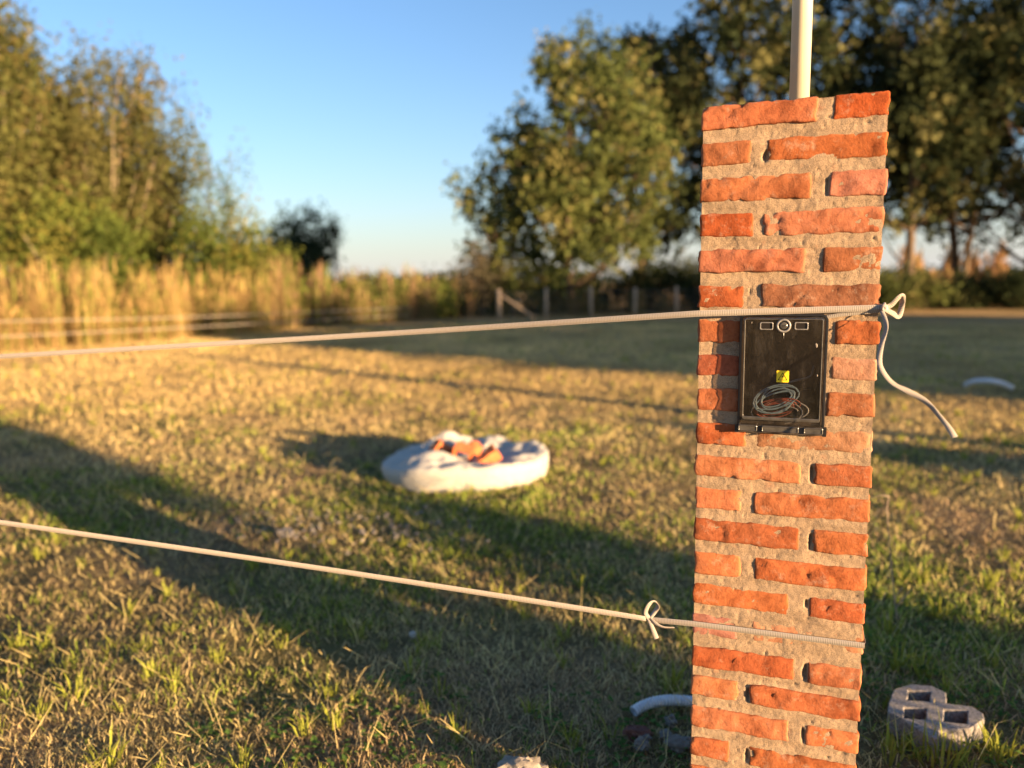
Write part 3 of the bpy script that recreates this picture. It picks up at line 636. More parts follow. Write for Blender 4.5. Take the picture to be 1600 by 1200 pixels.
# ------------------------------------------------------------------ ribbons
def ribbon_arrays(path, wdir, width, thick=0.0007):
    P = np.asarray(path, float); n = len(P); W = np.asarray(wdir, float)
    W = np.broadcast_to(W, (n, 3)).copy(); T = np.gradient(P, axis=0); T /= np.linalg.norm(T, axis=1)[:, None]
    W -= T * (W * T).sum(1)[:, None]; W /= np.linalg.norm(W, axis=1)[:, None]; Nn = np.cross(T, W)
    wd = np.broadcast_to(np.asarray(width, float), (n,))
    s = np.concatenate([[0], np.cumsum(np.linalg.norm(np.diff(P, axis=0), axis=1))])
    V, Cc = [], []
    for i in range(n):
        for a, b in ((-1, 1), (0, 1.0), (1, 1), (1, -1), (0, -1.0), (-1, -1)):
            V.append(P[i] + W[i] * a * wd[i] / 2 + Nn[i] * b * thick / 2); Cc.append((s[i], abs(a) * 0.9, 0))
    F = []
    for i in range(n - 1):
        for k in range(6):
            F.append((i * 6 + k, i * 6 + (k + 1) % 6, (i + 1) * 6 + (k + 1) % 6, (i + 1) * 6 + k))
    return np.array(V), np.array(F), np.array(Cc)
def ribbon(name, path, wdir, width, parent=None, thick=0.0007):
    V, F, cc = ribbon_arrays(path, wdir, width, thick)
    return mesh_np(name, V, F, M['ribbon'], parent, cc, False)
UP = np.array([0, 0, 1.0]); V3 = lambda v: np.array(v)
def face_pt(px, py, w): 
    u, z = plane_uz(px, py, w); return V3(pl(u, w, z))
# upper ribbon: from the right corner of the pillar out to a stake beyond the left edge of the view
kn = V3(pl(0.391, -0.004, plane_uz(1378, 481, -0.004)[1]))
endp = V3(at(0, 557, 2.36)); far_d = endp - V3(face_pt(1090, 490, -0.034))
stake_top = endp + far_d * 0.42
tape = empty('ribbon_tape', kn)
tag(tape, 'upper white woven ribbon crossing the pillar above the meter box with a loose blown tail', 'ribbon')
def rel(P, o): return np.asarray(P) - np.asarray(o)
mid1 = V3(face_pt(1090, 490, -0.034)); mid2 = V3(at(560, 524, 2.12))
strand = np.concatenate([np.linspace(kn, mid1, 24)[:-1], bezier_like([mid1, mid2, endp, stake_top], 24)])
ribbon('strand', rel(strand, kn), UP, 0.0140, tape)
# the strand that goes back round the pillar under the first
back = bezier_like([V3(pl(0.389, -0.003, plane_uz(1374, 485, 0)[1])), face_pt(1340, 489, -0.003), face_pt(1300, 494, -0.003), face_pt(1275, 500, -0.0015)], 6)
ribbon('under_strand', rel(back, kn), UP, 0.0085, tape)
wrap = [V3(pl(PW + 0.004, a, kn[2])) for a in np.linspace(-0.002, PW + 0.003, 10)] + [V3(pl(a, PW + 0.004, kn[2] - 0.01)) for a in np.linspace(PW + 0.002, 0, 8)]
ribbon('wrap', rel(wrap, kn), UP, 0.014, tape)
def sphere_blob(name, c, r, mat, parent, seed=0, sq=(1, 1, 1), amp=0.2, sub=3, sm=True):
    bm = bmesh.new(); bmesh.ops.create_icosphere(bm, subdivisions=sub, radius=1.0)
    V = np.array([v.co[:] for v in bm.verts]); d = 1 + amp * fbm(V * 1.8 + seed * 3.7, seed, 3)
    V = V * d[:, None] * r * np.array(sq) + np.array(c)
    for v, p in zip(bm.verts, V): v.co = p
    me = bpy.data.meshes.new(name); bm.to_mesh(me); bm.free()
    if sm: me.polygons.foreach_set('use_smooth', [True] * len(me.polygons))
    return link(name, me, mat, parent)
sphere_blob('knot', (0.002, -0.003, 0.0), 0.0075, M['ribbon'], tape, 3, (1, 1, 1.2), 0.3)
dk = 1.655
def facing(P, a):
    T = np.gradient(P, axis=0); T /= np.linalg.norm(T, axis=1)[:, None]; s_ = np.cross(T, -V3(CF)); s_ /= np.linalg.norm(s_, axis=1)[:, None] + 1e-9
    a = np.interp(np.linspace(0, 1, len(P)), np.linspace(0, 1, len(a)), a); return s_ * np.cos(a)[:, None] + np.cross(T, s_) * np.sin(a)[:, None]
lp = bezier_like([V3(at(1379, 483, dk)), V3(at(1392, 477, dk)), V3(at(1404, 465, dk - 0.01)), V3(at(1410, 463, dk - 0.008)), V3(at(1409, 478, dk + 0.01)), V3(at(1404, 494, dk + 0.008)), V3(at(1394, 489, dk)), V3(at(1379, 481, dk - 0.004))], 8)
ribbon('loop', rel(lp, kn), facing(lp, [0.5, 0.3, 0.6, 1.0, 0.4, 0.2, 0.5]), 0.0115, tape)
tailp = [(1378, 486), (1383, 500), (1384, 515), (1377, 540), (1374, 562), (1378, 578), (1394, 598), (1420, 612), (1446, 627), (1466, 648), (1482, 668), (1492, 683)]
tl = bezier_like([V3(at(a, b, dk - 0.004 - 0.012 * i)) for i, (a, b) in enumerate(tailp)], 7)
nT = len(tl); ang = np.interp(np.arange(nT), [0, 15, 30, 45, 60, nT], [0.3, 1.15, 0.2, -0.6, 0.9, -0.2])
Tt = np.gradient(tl, axis=0); Tt /= np.linalg.norm(Tt, axis=1)[:, None]; toC = -V3(CF); side = np.cross(Tt, toC); side /= np.linalg.norm(side, axis=1)[:, None]
wt = side * np.cos(ang)[:, None] + np.cross(Tt, side) * np.sin(ang)[:, None]
ribbon('tail', rel(tl, kn), wt, np.interp(np.arange(nT), [0, 8, 30, 50, 65, nT], [0.008, 0.0098, 0.0105, 0.0118, 0.009, 0.0135]), tape)
# lower ribbon with a small bow
kl = V3(face_pt(1015, 968, -0.004)); k0 = V3(pl(0.3885, -0.004, plane_uz(1350, 1009, -0.004)[1]))
low = empty('ribbon_tape', kl)
tag(low, 'lower white woven ribbon tied with a small bow left of the pillar', 'ribbon')
lc = V3(pl(0.0, -0.007, plane_uz(1085, 975, -0.007)[1]))
ribbon('strand', rel(np.concatenate([np.linspace(k0, lc, 26)[:-1], np.linspace(lc, kl, 8)]), kl), UP, 0.0140, low)
lend = V3(at(0, 816, 2.16)); lstake = lend + (lend - V3(at(500, 887, 2.05))) * 0.86
path = bezier_like([kl, V3(at(950, 957.5, 1.93)), V3(at(500, 888, 2.05)), lend, lstake], 20)
wv = np.interp(np.arange(len(path)), [0, 6, 20, len(path)], [0.005, 0.010, 0.0138, 0.0138])
ribbon('strand', rel(path, kl), UP, wv, low)
wrap = [V3(pl(PW + 0.004, a, k0[2] - 0.004 * a)) for a in np.linspace(-0.002, PW + 0.003, 10)] + [V3(pl(a, PW + 0.004, k0[2] + 0.01)) for a in np.linspace(PW + 0.002, 0, 8)]
ribbon('wrap', rel(wrap, kl), UP, 0.014, low)
sphere_blob('knot', (0, -0.002, 0), 0.0062, M['ribbon'], low, 5, (1.1, 1, 1.0), 0.3)
dl = (Vector(kl) - Vector((0, 0, EYE))).dot(CF) - 0.006
bow = bezier_like([V3(at(1014, 966, dl)), V3(at(1009, 957, dl - 0.008)), V3(at(1014, 945, dl - 0.016)), V3(at(1022, 940, dl - 0.012)), V3(at(1028, 947, dl - 0.002)), V3(at(1023, 956, dl + 0.006)), V3(at(1015, 966, dl))], 8)
ribbon('loop', rel(bow, kl), facing(bow, [0.6, 0.2, 0.5, 1.2, 0.5, 0.9]), 0.0105, low)
t1 = bezier_like([V3(at(1013, 967, dl - 0.002)), V3(at(1019, 980, dl - 0.01)), V3(at(1026, 998, dl - 0.016))], 8); ribbon('tail', rel(t1, kl), V3((1, 0.2, 0.35)), np.linspace(0.007, 0.0125, len(t1)), low)
t2_ = bezier_like([V3(at(1015, 966, dl - 0.004)), V3(at(1024, 974, dl - 0.012)), V3(at(1036, 980, dl - 0.016)), V3(at(1054, 981, dl - 0.02))], 8); ribbon('tail', rel(t2_, kl), facing(t2_, [0.6, 0.3, 0.7, 0.9]), np.linspace(0.009, 0.008, len(t2_)), low)
# stake that both ribbons end on, just left of the view
st = V3(((stake_top[0] + lstake[0]) / 2, (stake_top[1] + lstake[1]) / 2, 0))
mb = MB(); mb.tube([(0, 0, -0.05), (0, 0, 0.7), (0.004, 0, stake_top[2] + 0.1)], [0.018, 0.017, 0.014], 8); stake = mb.build('wooden_stake', M['wood'], None, True); stake.location = st
tag(stake, 'thin wooden stake at the left end of the two near ribbons', 'stake')
# far ribbons along the reeds
def far_ribbon(pts, label):
    P = [V3(at(a, b, d)) for a, b, d in pts]; o = P[0].copy(); path = bezier_like([p - o for p in P], 14)
    r = ribbon('far_ribbon_tape', path, UP, 0.016, None, 0.002); r.location = o; return tag(r, label, 'ribbon')
far_ribbon([(-160, 507, 15.5), (0, 502, 16.5), (250, 497, 18.5), (480, 488, 21), (640, 481, 23.5)], 'upper of the two distant white ribbons strung before the dry reeds')
far_ribbon([(-160, 533, 15.2), (0, 526, 16.2), (250, 514, 18.2), (480, 501, 20.7), (640, 492, 23.2)], 'lower of the two distant white ribbons strung before the dry reeds')

# ------------------------------------------------------------------ things lying on the ground
cz_ = 0.035
cpts = [G(990, 1112, 0.018), G(1003, 1104, 0.026), G(1022, 1097, 0.034), G(1045, 1094, 0.036), G(1070, 1095, 0.03), G(1095, 1098, 0.024), G(1115, 1103, 0.018)]
pth = bezier_like(cpts, 26); o = pth[0].copy(); s = np.concatenate([[0], np.cumsum(np.linalg.norm(np.diff(pth, axis=0), axis=1))])
rad = 0.0172 + 0.0018 * np.sin(s * 2 * math.pi / 0.0115)
hose = empty('corrugated_hose', o); tag(hose, 'white corrugated plastic hose lying in the grass left of the pillar foot', 'hose')
mb = MB(); mb.tube(pth - o, rad, 18, False); mb.build('hose_wall', M['corr'], hose, True)
mb = MB(); mb.tube((pth - o)[:30], 0.0146, 16, False); mb.build('inner_bore', M['corr'], hose, True)
d0 = (pth[0] - pth[2]); d0 /= np.linalg.norm(d0)
ring_V, ring_F = tube_arrays([d0 * 0.0, d0 * 0.001], [0.0170, 0.0170], 18, False); Vi, Fi = tube_arrays([d0 * 0.0, d0 * 0.001], [0.0146, 0.0146], 18, False)
mb = MB(); mb.add(ring_V + Vi, [(18 + k, 18 + (k + 1) % 18, 54 + (k + 1) % 18, 54 + k) for k in range(18)]); mb.build('cut_end', M['corr'], hose)
wp = bezier_like([G(1508, 602, 0.03), G(1522, 596, 0.10), G(1545, 595, 0.13), G(1565, 599, 0.10), G(1581, 606, 0.03)], 8); o = wp[0].copy()
mb = MB(); mb.tube(wp - o, 0.030, 12); wh = mb.build('bent_pipe', M['corr'], None, True); wh.location = o; tag(wh, 'white bent pipe lying on the shaded lawn far right of the pillar', 'pipe')

# turf paver block
TZ = 0.072
def zp(x, y): return G(1340 + x / 6, 1000 + y / 6, TZ)
out_px = [(322, 500), (345, 455), (500, 410), (700, 428), (828, 490), (838, 592), (1070, 620), (1178, 688), (1188, 742), (1062, 830), (772, 838), (752, 930), (640, 882), (430, 745), (286, 668), (284, 618)]
hol_px = [[(476, 470), (684, 480), (678, 572), (470, 562)], [(440, 626), (650, 642), (645, 744), (432, 730)], [(812, 646), (1036, 662), (1026, 782), (804, 762)]]
O2 = [zp(*p) for p in out_px]; bc = sum(O2, Vector()) / len(O2)
bm = bmesh.new(); edges = []
for lp_ in [O2] + [[zp(*p) for p in h_] for h_ in hol_px]:
    fine_ = []
    for i in range(len(lp_)):
        a, b = lp_[i], lp_[(i + 1) % len(lp_)]; k = max(1, int((b - a).length / 0.012))
        fine_ += [a.lerp(b, j / k) for j in range(k)]
    rj = random.Random(len(edges))
    vs_ = [bm.verts.new((p.x - bc.x + rj.uniform(-.0012, .0012), p.y - bc.y + rj.uniform(-.0012, .0012), TZ)) for p in fine_]
    edges += [bm.edges.new((vs_[i], vs_[(i + 1) % len(vs_)])) for i in range(len(vs_))]
r = bmesh.ops.triangle_fill(bm, edges=edges, use_beauty=True)
for f in bm.faces:
    if f.normal.z < 0: f.normal_flip()
ex = bmesh.ops.extrude_face_region(bm, geom=list(bm.faces)); low_v = [v for v in ex['geom'] if isinstance(v, bmesh.types.BMVert)]
for v in low_v: v.co.z = -0.02
bmesh.ops.recalc_face_normals(bm, faces=bm.faces)
me = bpy.data.meshes.new('paver_block'); bm.to_mesh(me); bm.free()
pv = link('paver_block', me, M['concrete']); pv.location = (bc.x, bc.y, 0); tag(pv, 'grey three lobed concrete grass paver with three square holes lying right of the pillar', 'paver')
bv = pv.modifiers.new('edge', 'BEVEL'); bv.width = 0.003; bv.segments = 1; bv.limit_method = 'ANGLE'; bv.angle_limit = math.radians(50)

for (px, py, r_, sq, mt, sd_, lab) in [(812, 1216, 0.060, (1.15, 0.9, 0.72), 'palestone', 1, 'pale lump of mortar in the grass at the very bottom of the view'),
                                       (996, 1150, 0.032, (1.25, 0.9, 0.75), 'redstone', 2, 'dull red stone chip below the white hose'),
                                       (1003, 1167, 0.024, (1.0, 1, 0.8), 'stone', 3, 'bluish grey rounded stone just in front of the dull red chip'),
                                       (1042, 1153, 0.020, (1.1, 0.9, 0.75), 'stone', 4, 'small grey stone between the red chip and the pillar'),
                                       (1048, 1131, 0.021, (0.9, 0.9, 0.9), 'stone', 5, 'grey stone right under the hose beside the pillar edge'),
                                       (1062, 1166, 0.034, (1.3, 0.8, 0.6), 'stone', 6, 'flat grey rubble piece against the foot of the pillar'),
                                       (645, 994, 0.014, (1.0, 1, 0.9), 'bag', 7, 'tiny white scrap alone in the shaded grass'),
                                       (1008, 1155, 0.02, (1, 1, .7), 'stone', 9, 'grey pebble touching the right side of the red chip'),
                                       (448, 836, 0.036, (1.1, 1, 0.7), 'palestone', 8, 'pale stone at the near edge of the gravel patch')]:
    p = G(px, py, 0.01); s_ = sphere_blob('stone', (0, 0, 0), r_, M[mt], None, sd_, sq, 0.38 if mt != 'palestone' else 0.5, 3, False)
    s_.location = (p.x, p.y, 0.012 + r_ * sq[2] * 0.4); tag(s_, lab, 'stone')
# gravel patch
bm = bmesh.new(); rg = random.Random(12)
for cx_, cy_, sx, sy, cnt in ((440, 815, 45, 20, 60), (590, 828, 75, 22, 90), (520, 822, 110, 16, 60)):
    for i in range(cnt):
        p = G(cx_ + rg.gauss(0, sx), cy_ + rg.gauss(0, sy), 0.0); r_ = rg.uniform(0.006, 0.018)
        m_ = Matrix.Translation((p.x, p.y, r_ * 0.25)) @ Matrix.Rotation(rg.uniform(0, 6.3), 4, 'Z') @ Matrix.Rotation(rg.uniform(-.6, .6), 4, 'X') @ Matrix.Diagonal((r_ * rg.uniform(.8, 1.4), r_, r_ * rg.uniform(.5, .9), 1))
        bmesh.ops.create_icosphere(bm, subdivisions=1, radius=1, matrix=m_)
me = bpy.data.meshes.new('gravel'); bm.to_mesh(me); bm.free(); tag(link('gravel', me, M['stone']), 'scattered grey gravel on the lawn in front of the sack', 'gravel', None, 'stuff')

# slumped sack of rubble
sc_c = G(722, 722, 0.0); front_p = G(722, 768, 0.0); bag_c = Vector((front_p.x + 0.0, front_p.y + 0.50, 0))
nA, nR = 150, 56
prof = [(1.00, -0.02), (1.03, 0.05), (1.04, 0.11), (1.02, 0.165), (0.98, 0.178), (0.93, 0.180), (0.88, 0.165), (0.78, 0.145), (0.62, 0.135), (0.4, 0.135), (0.2, 0.135), (0.0, 0.135)]
pt_ = np.linspace(0, 1, len(prof)); tt = np.linspace(0, 1, nR); pr = np.interp(tt, pt_, [p[0] for p in prof]); pz_ = np.interp(tt, pt_, [p[1] for p in prof])
AA, TT = np.meshgrid(np.linspace(0, 2 * math.pi, nA, endpoint=False), np.arange(nR)); aa = AA.ravel(); ti_ = TT.ravel()
r0 = pr[ti_]; z0 = pz_[ti_]
ca, sa = np.cos(aa), np.sin(aa); P3 = np.stack([ca * r0 * 1.7, sa * r0 * 1.7, z0 * 4], 1)
rimf = np.clip(z0 / 0.20, 0, 1)
hmod = 1 + 0.10 * noise(np.stack([ca * 1.3, sa * 1.3, aa * 0 + 2], 1), 4)
hmod += 0.46 * np.exp(-((aa - 1.95) / 0.22) ** 2) + 0.26 * np.exp(-((aa - 1.15) / 0.20) ** 2) + 0.18 * np.exp(-((aa - 2.7) / 0.25) ** 2) + 0.22 * np.exp(-((aa - 0.3) / 0.4) ** 2)
def ridged(p, sd_): return (1 - np.abs(noise(p, sd_)) * 2.0)
cs = np.stack([ca * r0, sa * r0, z0 * 2], 1)
crum = 0.55 * ridged(cs * 3.1 + 1.7, 8) + 0.3 * ridged(cs * 6.3, 12) + 0.15 * ridged(cs * 12.0, 19)
soft = fbm(cs * 2.2, 15, 3)
inner = np.clip((0.95 - r0) / 0.15, 0, 1)
zz = z0 * (1 + (hmod - 1) * np.clip((r0 - 0.35) / 0.3, 0, 1)) + inner * (0.050 * crum + 0.038 * soft) * (r0 > 0.05) + (1 - inner) * 0.014 * crum * (z0 > 0.02)
pull = 0.16 * np.exp(-((aa - 1.95) / 0.3) ** 2) + 0.12 * np.exp(-((aa - 1.15) / 0.25) ** 2)
rx = r0 * (1 + 0.05 * noise(np.stack([ca * 1.6, sa * 1.6, aa * 0], 1), 6)) + 0.018 * crum * (1 - inner) * (z0 > 0) - pull * rimf * (r0 > 0.5)
zz += 0.010 * np.sin(aa * 17 + 2.5 * soft * 3) * np.exp(-((r0 - 0.9) / 0.16) ** 2) * (z0 > 0.1)
VV = np.stack([0.585 * rx * ca, 0.50 * rx * sa, zz], 1)
# cloth folded inward from the near left, the far left side sagging
fl = np.exp(-(((VV[:, 0] + 0.20) / 0.20) ** 2 + ((VV[:, 1] + 0.22) / 0.15) ** 2)); VV[:, 2] += 0.060 * fl * (r0 < 0.92)
sag = np.clip((-VV[:, 0] - 0.30) / 0.3, 0, 1); VV[:, 2] *= 0.92 * (1 - 0.35 * sag)
id_ = np.arange(nA * nR).reshape(nR, nA); nx_ = np.roll(id_, -1, 1)
FF = np.stack([id_[:-1], nx_[:-1], nx_[1:], id_[1:]], -1).reshape(-1, 4)
bag = mesh_np('rubble_sack', VV, FF, M['bag'], None, None, False); bag.location = bag_c
tag(bag, 'slumped open white woven sack on the lawn with brick rubble in it', 'sack')
def shard(px, py, z, size, rot, lab, hollow=False, seed=0):
    p = G(px, py, z); a, b, c = size
    if hollow:
        mbx = MB(); w_ = 0.018
        mbx.box((-a, -b, -c), (a, b, -c + w_)); mbx.box((-a, -b, c - w_), (a, b, c)); mbx.box((-a, -b, -c + w_), (-a + w_, b, c - w_)); mbx.box((a - w_, -b, -c + w_), (a, b * 0.6, c - w_))
        V = np.array(mbx.V); F = mbx.F
    else:
        bm = bmesh.new(); bmesh.ops.create_cube(bm, size=2); bmesh.ops.subdivide_edges(bm, edges=bm.edges, cuts=3, use_grid_fill=True)
        V = np.array([v.co[:] for v in bm.verts]) * np.array([a, b, c]); F = [[v.index for v in f.verts] for f in bm.faces]; bm.free()
    S = V * 14 + seed * 5.1; V = V + np.stack([fbm(S, 1, 2), fbm(S, 2, 2), fbm(S, 3, 2)], 1) * min(size) * (0.10 if hollow else 0.28)
    o = mesh_py('broken_brick', V, F, M['clay']); o.location = p; o.rotation_euler = rot
    return tag(o, lab, 'brick', 'broken bricks in the sack')
shard(693, 703, 0.20, (0.085, 0.045, 0.050), (0.3, 0.5, 0.5), 'leftmost orange broken brick leaning out of the sack', False, 1)
shard(724, 712, 0.18, (0.070, 0.06, 0.075), (0.25, 0.25, -0.15), 'hollow orange broken brick with dark hole in the middle of the sack', True, 2)
shard(764, 715, 0.18, (0.080, 0.055, 0.045), (0.1, -0.55, 0.3), 'rightmost orange broken brick lying in the sack', False, 3)
shard(742, 700, 0.19, (0.05, 0.04, 0.035), (0.4, 0.2, 0.9), 'small orange brick chunk behind the hollow piece in the sack', False, 4)
# tall dry weed right of the pillar
wb = G(1402, 965, 0); wd_ = empty('dry_weed', (wb.x, wb.y, 0)); tag(wd_, 'single tall dry weed stalk bending left beside the right edge of the pillar', 'weed')
dw = (wb - Vector((0, 0, EYE))).dot(CF)
def wst(pts, r_, nm):
    P = bezier_like([V3(at(a, b, dw + c)) - V3(wb) for a, b, c in pts], 8); q = MB(); q.tube(P, np.linspace(r_, r_ * 0.5, len(P)), 5); o = q.build(nm, M['wood'], wd_, True)
wst([(1402, 968, 0), (1396, 920, 0), (1390, 850, -.02), (1386, 800, -.03), (1389, 776, -.03)], 0.0035, 'stem')
wst([(1389, 776, -.03), (1376, 774, -.02), (1362, 778, 0)], 0.0042, 'seed_head')
wst([(1398, 935, 0), (1404, 925, .01), (1410, 918, .02)], 0.0025, 'leaf_stalk'); wst([(1400, 950, 0), (1412, 935, -.01), (1424, 920, -.02)], 0.0028, 'leaf_stalk')

# ------------------------------------------------------------------ vegetation
def leaf_cloud(cent, k, spread, size, rs, cols, upb=0.0, asp=0.5):
    cent = np.asarray(cent); n = len(cent) * k
    c = np.repeat(cent, k, 0) + np.clip(rs.normal(0, 1, (n, 3)), -1.7, 1.7) * np.repeat(np.broadcast_to(spread, (len(cent), 3)), k, 0) * rs.random((n, 1)) ** 0.35
    a = rs.normal(0, 1, (n, 3)); a[:, 2] += upb; a /= np.linalg.norm(a, axis=1)[:, None]
    b = np.cross(a, rs.normal(0, 1, (n, 3))); b /= np.linalg.norm(b, axis=1)[:, None] + 1e-9
    s = size * rs.uniform(0.6, 1.4, (n, 1))
    V = np.stack([c - a * s * .5, c + b * s * asp * .5, c + a * s * .5, c - b * s * asp * .5], 1).reshape(-1, 3)
    F = np.arange(n * 4).reshape(n, 4)
    cl = np.repeat(np.asarray(cols), k, 0) if len(cols) == len(cent) else np.broadcast_to(cols, (n, 3))
    cl = cl * rs.uniform(0.7, 1.3, (n, 1))
    return V, F, np.repeat(cl, 4, 0)
def tree(name, label, cat, x, y, H, R, zlow, ncl, k, leaf, cols, seed, bark='bark', trunk_r=0.16, shape='round', upright=0.0, group=None, spread=0.38, ntr=1, cut=None, asp=0.5, open_=-0.33, km=1.75, sm=1.28):
    rs = np.random.default_rng(seed); root = empty(name, (x, y, 0)); tag(root, label, cat, group)
    cl = []; lobes = rs.normal(0, 1, (9, 3)); lobes /= np.linalg.norm(lobes, axis=1)[:, None]; la = rs.uniform(-0.30, 0.22, 9)
    tries = 0
    while len(cl) < ncl and tries < ncl * 60:
        tries += 1
        p = rs.normal(0, 1, 3); p /= np.linalg.norm(p); q = p * rs.random() ** 0.42
        h = (q[2] + 1) / 2
        if shape == 'round': w = 1.0
        elif shape == 'flame': w = (1.35 * (1 - h) ** 0.75 + 0.06) / max(0.25, math.sqrt(max(1e-3, 1 - q[2] ** 2))) if h > 0.3 else 1.0
        elif shape == 'bell': w = 1.0 + 0.25 * (0.5 - h)
        f = 1 + (la * np.clip(lobes @ p - 0.55, 0, 1) * 2.2).sum()
        c = np.array([q[0] * R * w * f, q[1] * R * w * f, zlow + h * (H - zlow) * (1 + (f - 1) * 0.5)])
        if fbm((c * 0.55 + seed)[None], seed, 2)[0] < open_: continue
        if cut is not None and not cut(c): continue
        cl.append(c)
    cl = np.array(cl); cols = np.asarray(cols)
    tcol = np.clip(0.5 + 0.7 * fbm(cl * 0.5 + 9, seed + 3, 2), 0, 1)[:, None]; cc = cols[0] * (1 - tcol) + cols[1] * tcol
    if len(cols) > 2:
        m = (rs.random(len(cl)) < 0.18)[:, None]; cc = np.where(m, cols[2], cc)
    k = int(k * km); leaf = leaf * 1.06
    spread = spread * sm; sp = np.array([spread, spread, spread * (1 + upright)]) * (0.75 + 0.5 * rs.random((len(cl), 1)))
    V, F, lc_ = leaf_cloud(cl, k, sp, leaf, rs, cc, upright, asp)
    mesh_np('crown', V, F, M['leaf'], root, lc_)
    q = MB(); forks = []
    for t in range(ntr):
        tx, ty = (0, 0) if ntr == 1 else (R * 0.28 * math.cos(2.4 * t + seed), R * 0.28 * math.sin(2.4 * t + seed))
        top = zlow + (H - zlow) * (0.86 - 0.1 * t); pts = []
        for s in np.linspace(0, 1, 9):
            pts.append((tx * s ** 0.7 + 0.10 * R * 0.3 * math.sin(s * 5 + seed + t), ty * s ** 0.7 + 0.10 * R * 0.3 * math.cos(s * 4 + seed), -0.1 + s * (top + 0.1)))
        q.tube(pts, np.linspace(trunk_r, trunk_r * 0.12, 9) * (1 if t == 0 else 0.75), 8); forks.append(np.array(pts))
    for c in cl[rs.permutation(len(cl))[:min(len(cl), 70 if bark == 'palebark' else 46)]]:
        f = forks[rs.integers(len(forks))]; zz_ = max(zlow * 0.6, c[2] - np.hypot(c[0], c[1]) * (0.75 + upright * 0.6)); j = int(np.argmin(abs(f[:, 2] - zz_))); a = f[j]
        m_ = (a + c) / 2 + np.array([0, 0, -0.10 * np.linalg.norm(c - a) * (1 if upright < 0.3 else 1.5)])
        th = trunk_r * (0.40 - 0.32 * j / 9); q.tube(bezier_like([a, m_, c], 4), np.linspace(th, 0.012, 9), 5, False)
    q.build('trunk', M[bark], root, True)
    return root
OLV = [(0.070, 0.084, 0.028), (0.116, 0.117, 0.037), (0.175, 0.145, 0.055)]
OLB = [(0.084, 0.090, 0.031), (0.130, 0.120, 0.043), (0.18, 0.14, 0.06)]
GRY = [(0.075, 0.102, 0.024), (0.130, 0.150, 0.033), (0.18, 0.165, 0.04)]
DRK = [(0.024, 0.036, 0.017), (0.048, 0.060, 0.025), (0.105, 0.110, 0.045)]
MID = [(0.068, 0.090, 0.030), (0.122, 0.138, 0.042), (0.170, 0.160, 0.058)]
def tx(px, D, y0=455): d = ray(px, y0); return d.x / d.y * D
# left grove
tree('autumn_tree', 'tall olive tree with a pale trunk at the far left edge behind the reeds', 'tree', tx(44, 27), 27, 11.4, 3.3, 0.6, 380, 36, 0.18, OLV, 11, 'palebark', 0.20, 'flame', 0.8, 'trees on the left', 0.36, 1, None, 0.5, -0.33, 1.7, 1.15)
tree('autumn_tree', 'thin topped olive brown tree second from the left behind the reeds', 'tree', tx(178, 28), 28, 9.7, 2.75, 0.6, 300, 34, 0.17, OLB, 12, 'palebark', 0.17, 'round', 0.9, 'trees on the left', 0.34, 1, None, 0.5, -0.33, 1.75, 1.15)
tree('autumn_tree', 'lower sloping olive tree right of the thin topped one on the left', 'tree', tx(238, 29), 29, 7.9, 1.75, 0.5, 220, 34, 0.17, OLV, 13, 'palebark', 0.11, 'bell', 0.7, 'trees on the left', 0.32, 2, None, 0.5, -0.33, 1.7, 1.1)
tree('autumn_tree', 'leafy olive tree filling the corner left of the tallest one', 'tree', tx(-70, 25), 25, 8.6, 3.2, 0.5, 300, 36, 0.17, OLV, 14, 'palebark', 0.14, 'bell', 0.6, 'trees on the left', 0.36)
tree('bushy_tree', 'low leafy green tree at the foot of the left grove', 'tree', tx(130, 24.5), 24.5, 4.6, 2.8, 0.3, 240, 36, 0.16, GRY, 15, 'palebark', 0.09, 'bell', 0.3, 'trees on the left', 0.34, 2)
tree('feathery_tree', 'feathery yellow green young tree with sparse top between reeds and dark bush', 'tree', tx(352, 27), 27, 5.9, 1.3, 0.7, 135, 26, 0.14, GRY, 16, 'bark', 0.06, 'bell', 0.8, None, 0.24, 2, None, 0.45, -0.2, 0.9, 1.0)
tree('bushy_tree', 'round yellow green bush tree under the feathery one', 'tree', tx(372, 25.5), 25.5, 3.7, 1.75, 0.2, 190, 34, 0.14, GRY, 17, 'bark', 0.07, 'round', 0.2, 'trees on the left', 0.30, 2)
tree('dark_bush', 'dark green rounded bush in the distance right of the left grove', 'bush', tx(468, 44), 44, 5.2, 2.5, 0.4, 190, 40, 0.24, [(0.030, 0.048, 0.025), (0.055, 0.072, 0.034)], 18, 'bark', 0.10, 'bell', 0.3, None, 0.42, 2, None, 0.5, -0.12, 1.2, 1.0)
tree('sapling', 'thin leaning sapling standing against the sky beside the dark bush', 'tree', tx(530, 43), 43, 4.9, 0.35, 2.6, 12, 22, 0.16, DRK, 19, 'bark', 0.05, 'round', 0.8, None, 0.22)
tree('autumn_tree', 'olive tree filling the dip between the spired tree and the thin topped one', 'tree', tx(105, 29), 29, 9.0, 2.3, 0.6, 200, 34, 0.17, OLV, 20, 'palebark', 0.13, 'round', 0.7, 'trees on the left', 0.32, 1, None, 0.5, -0.28, 1.3, 1.1)
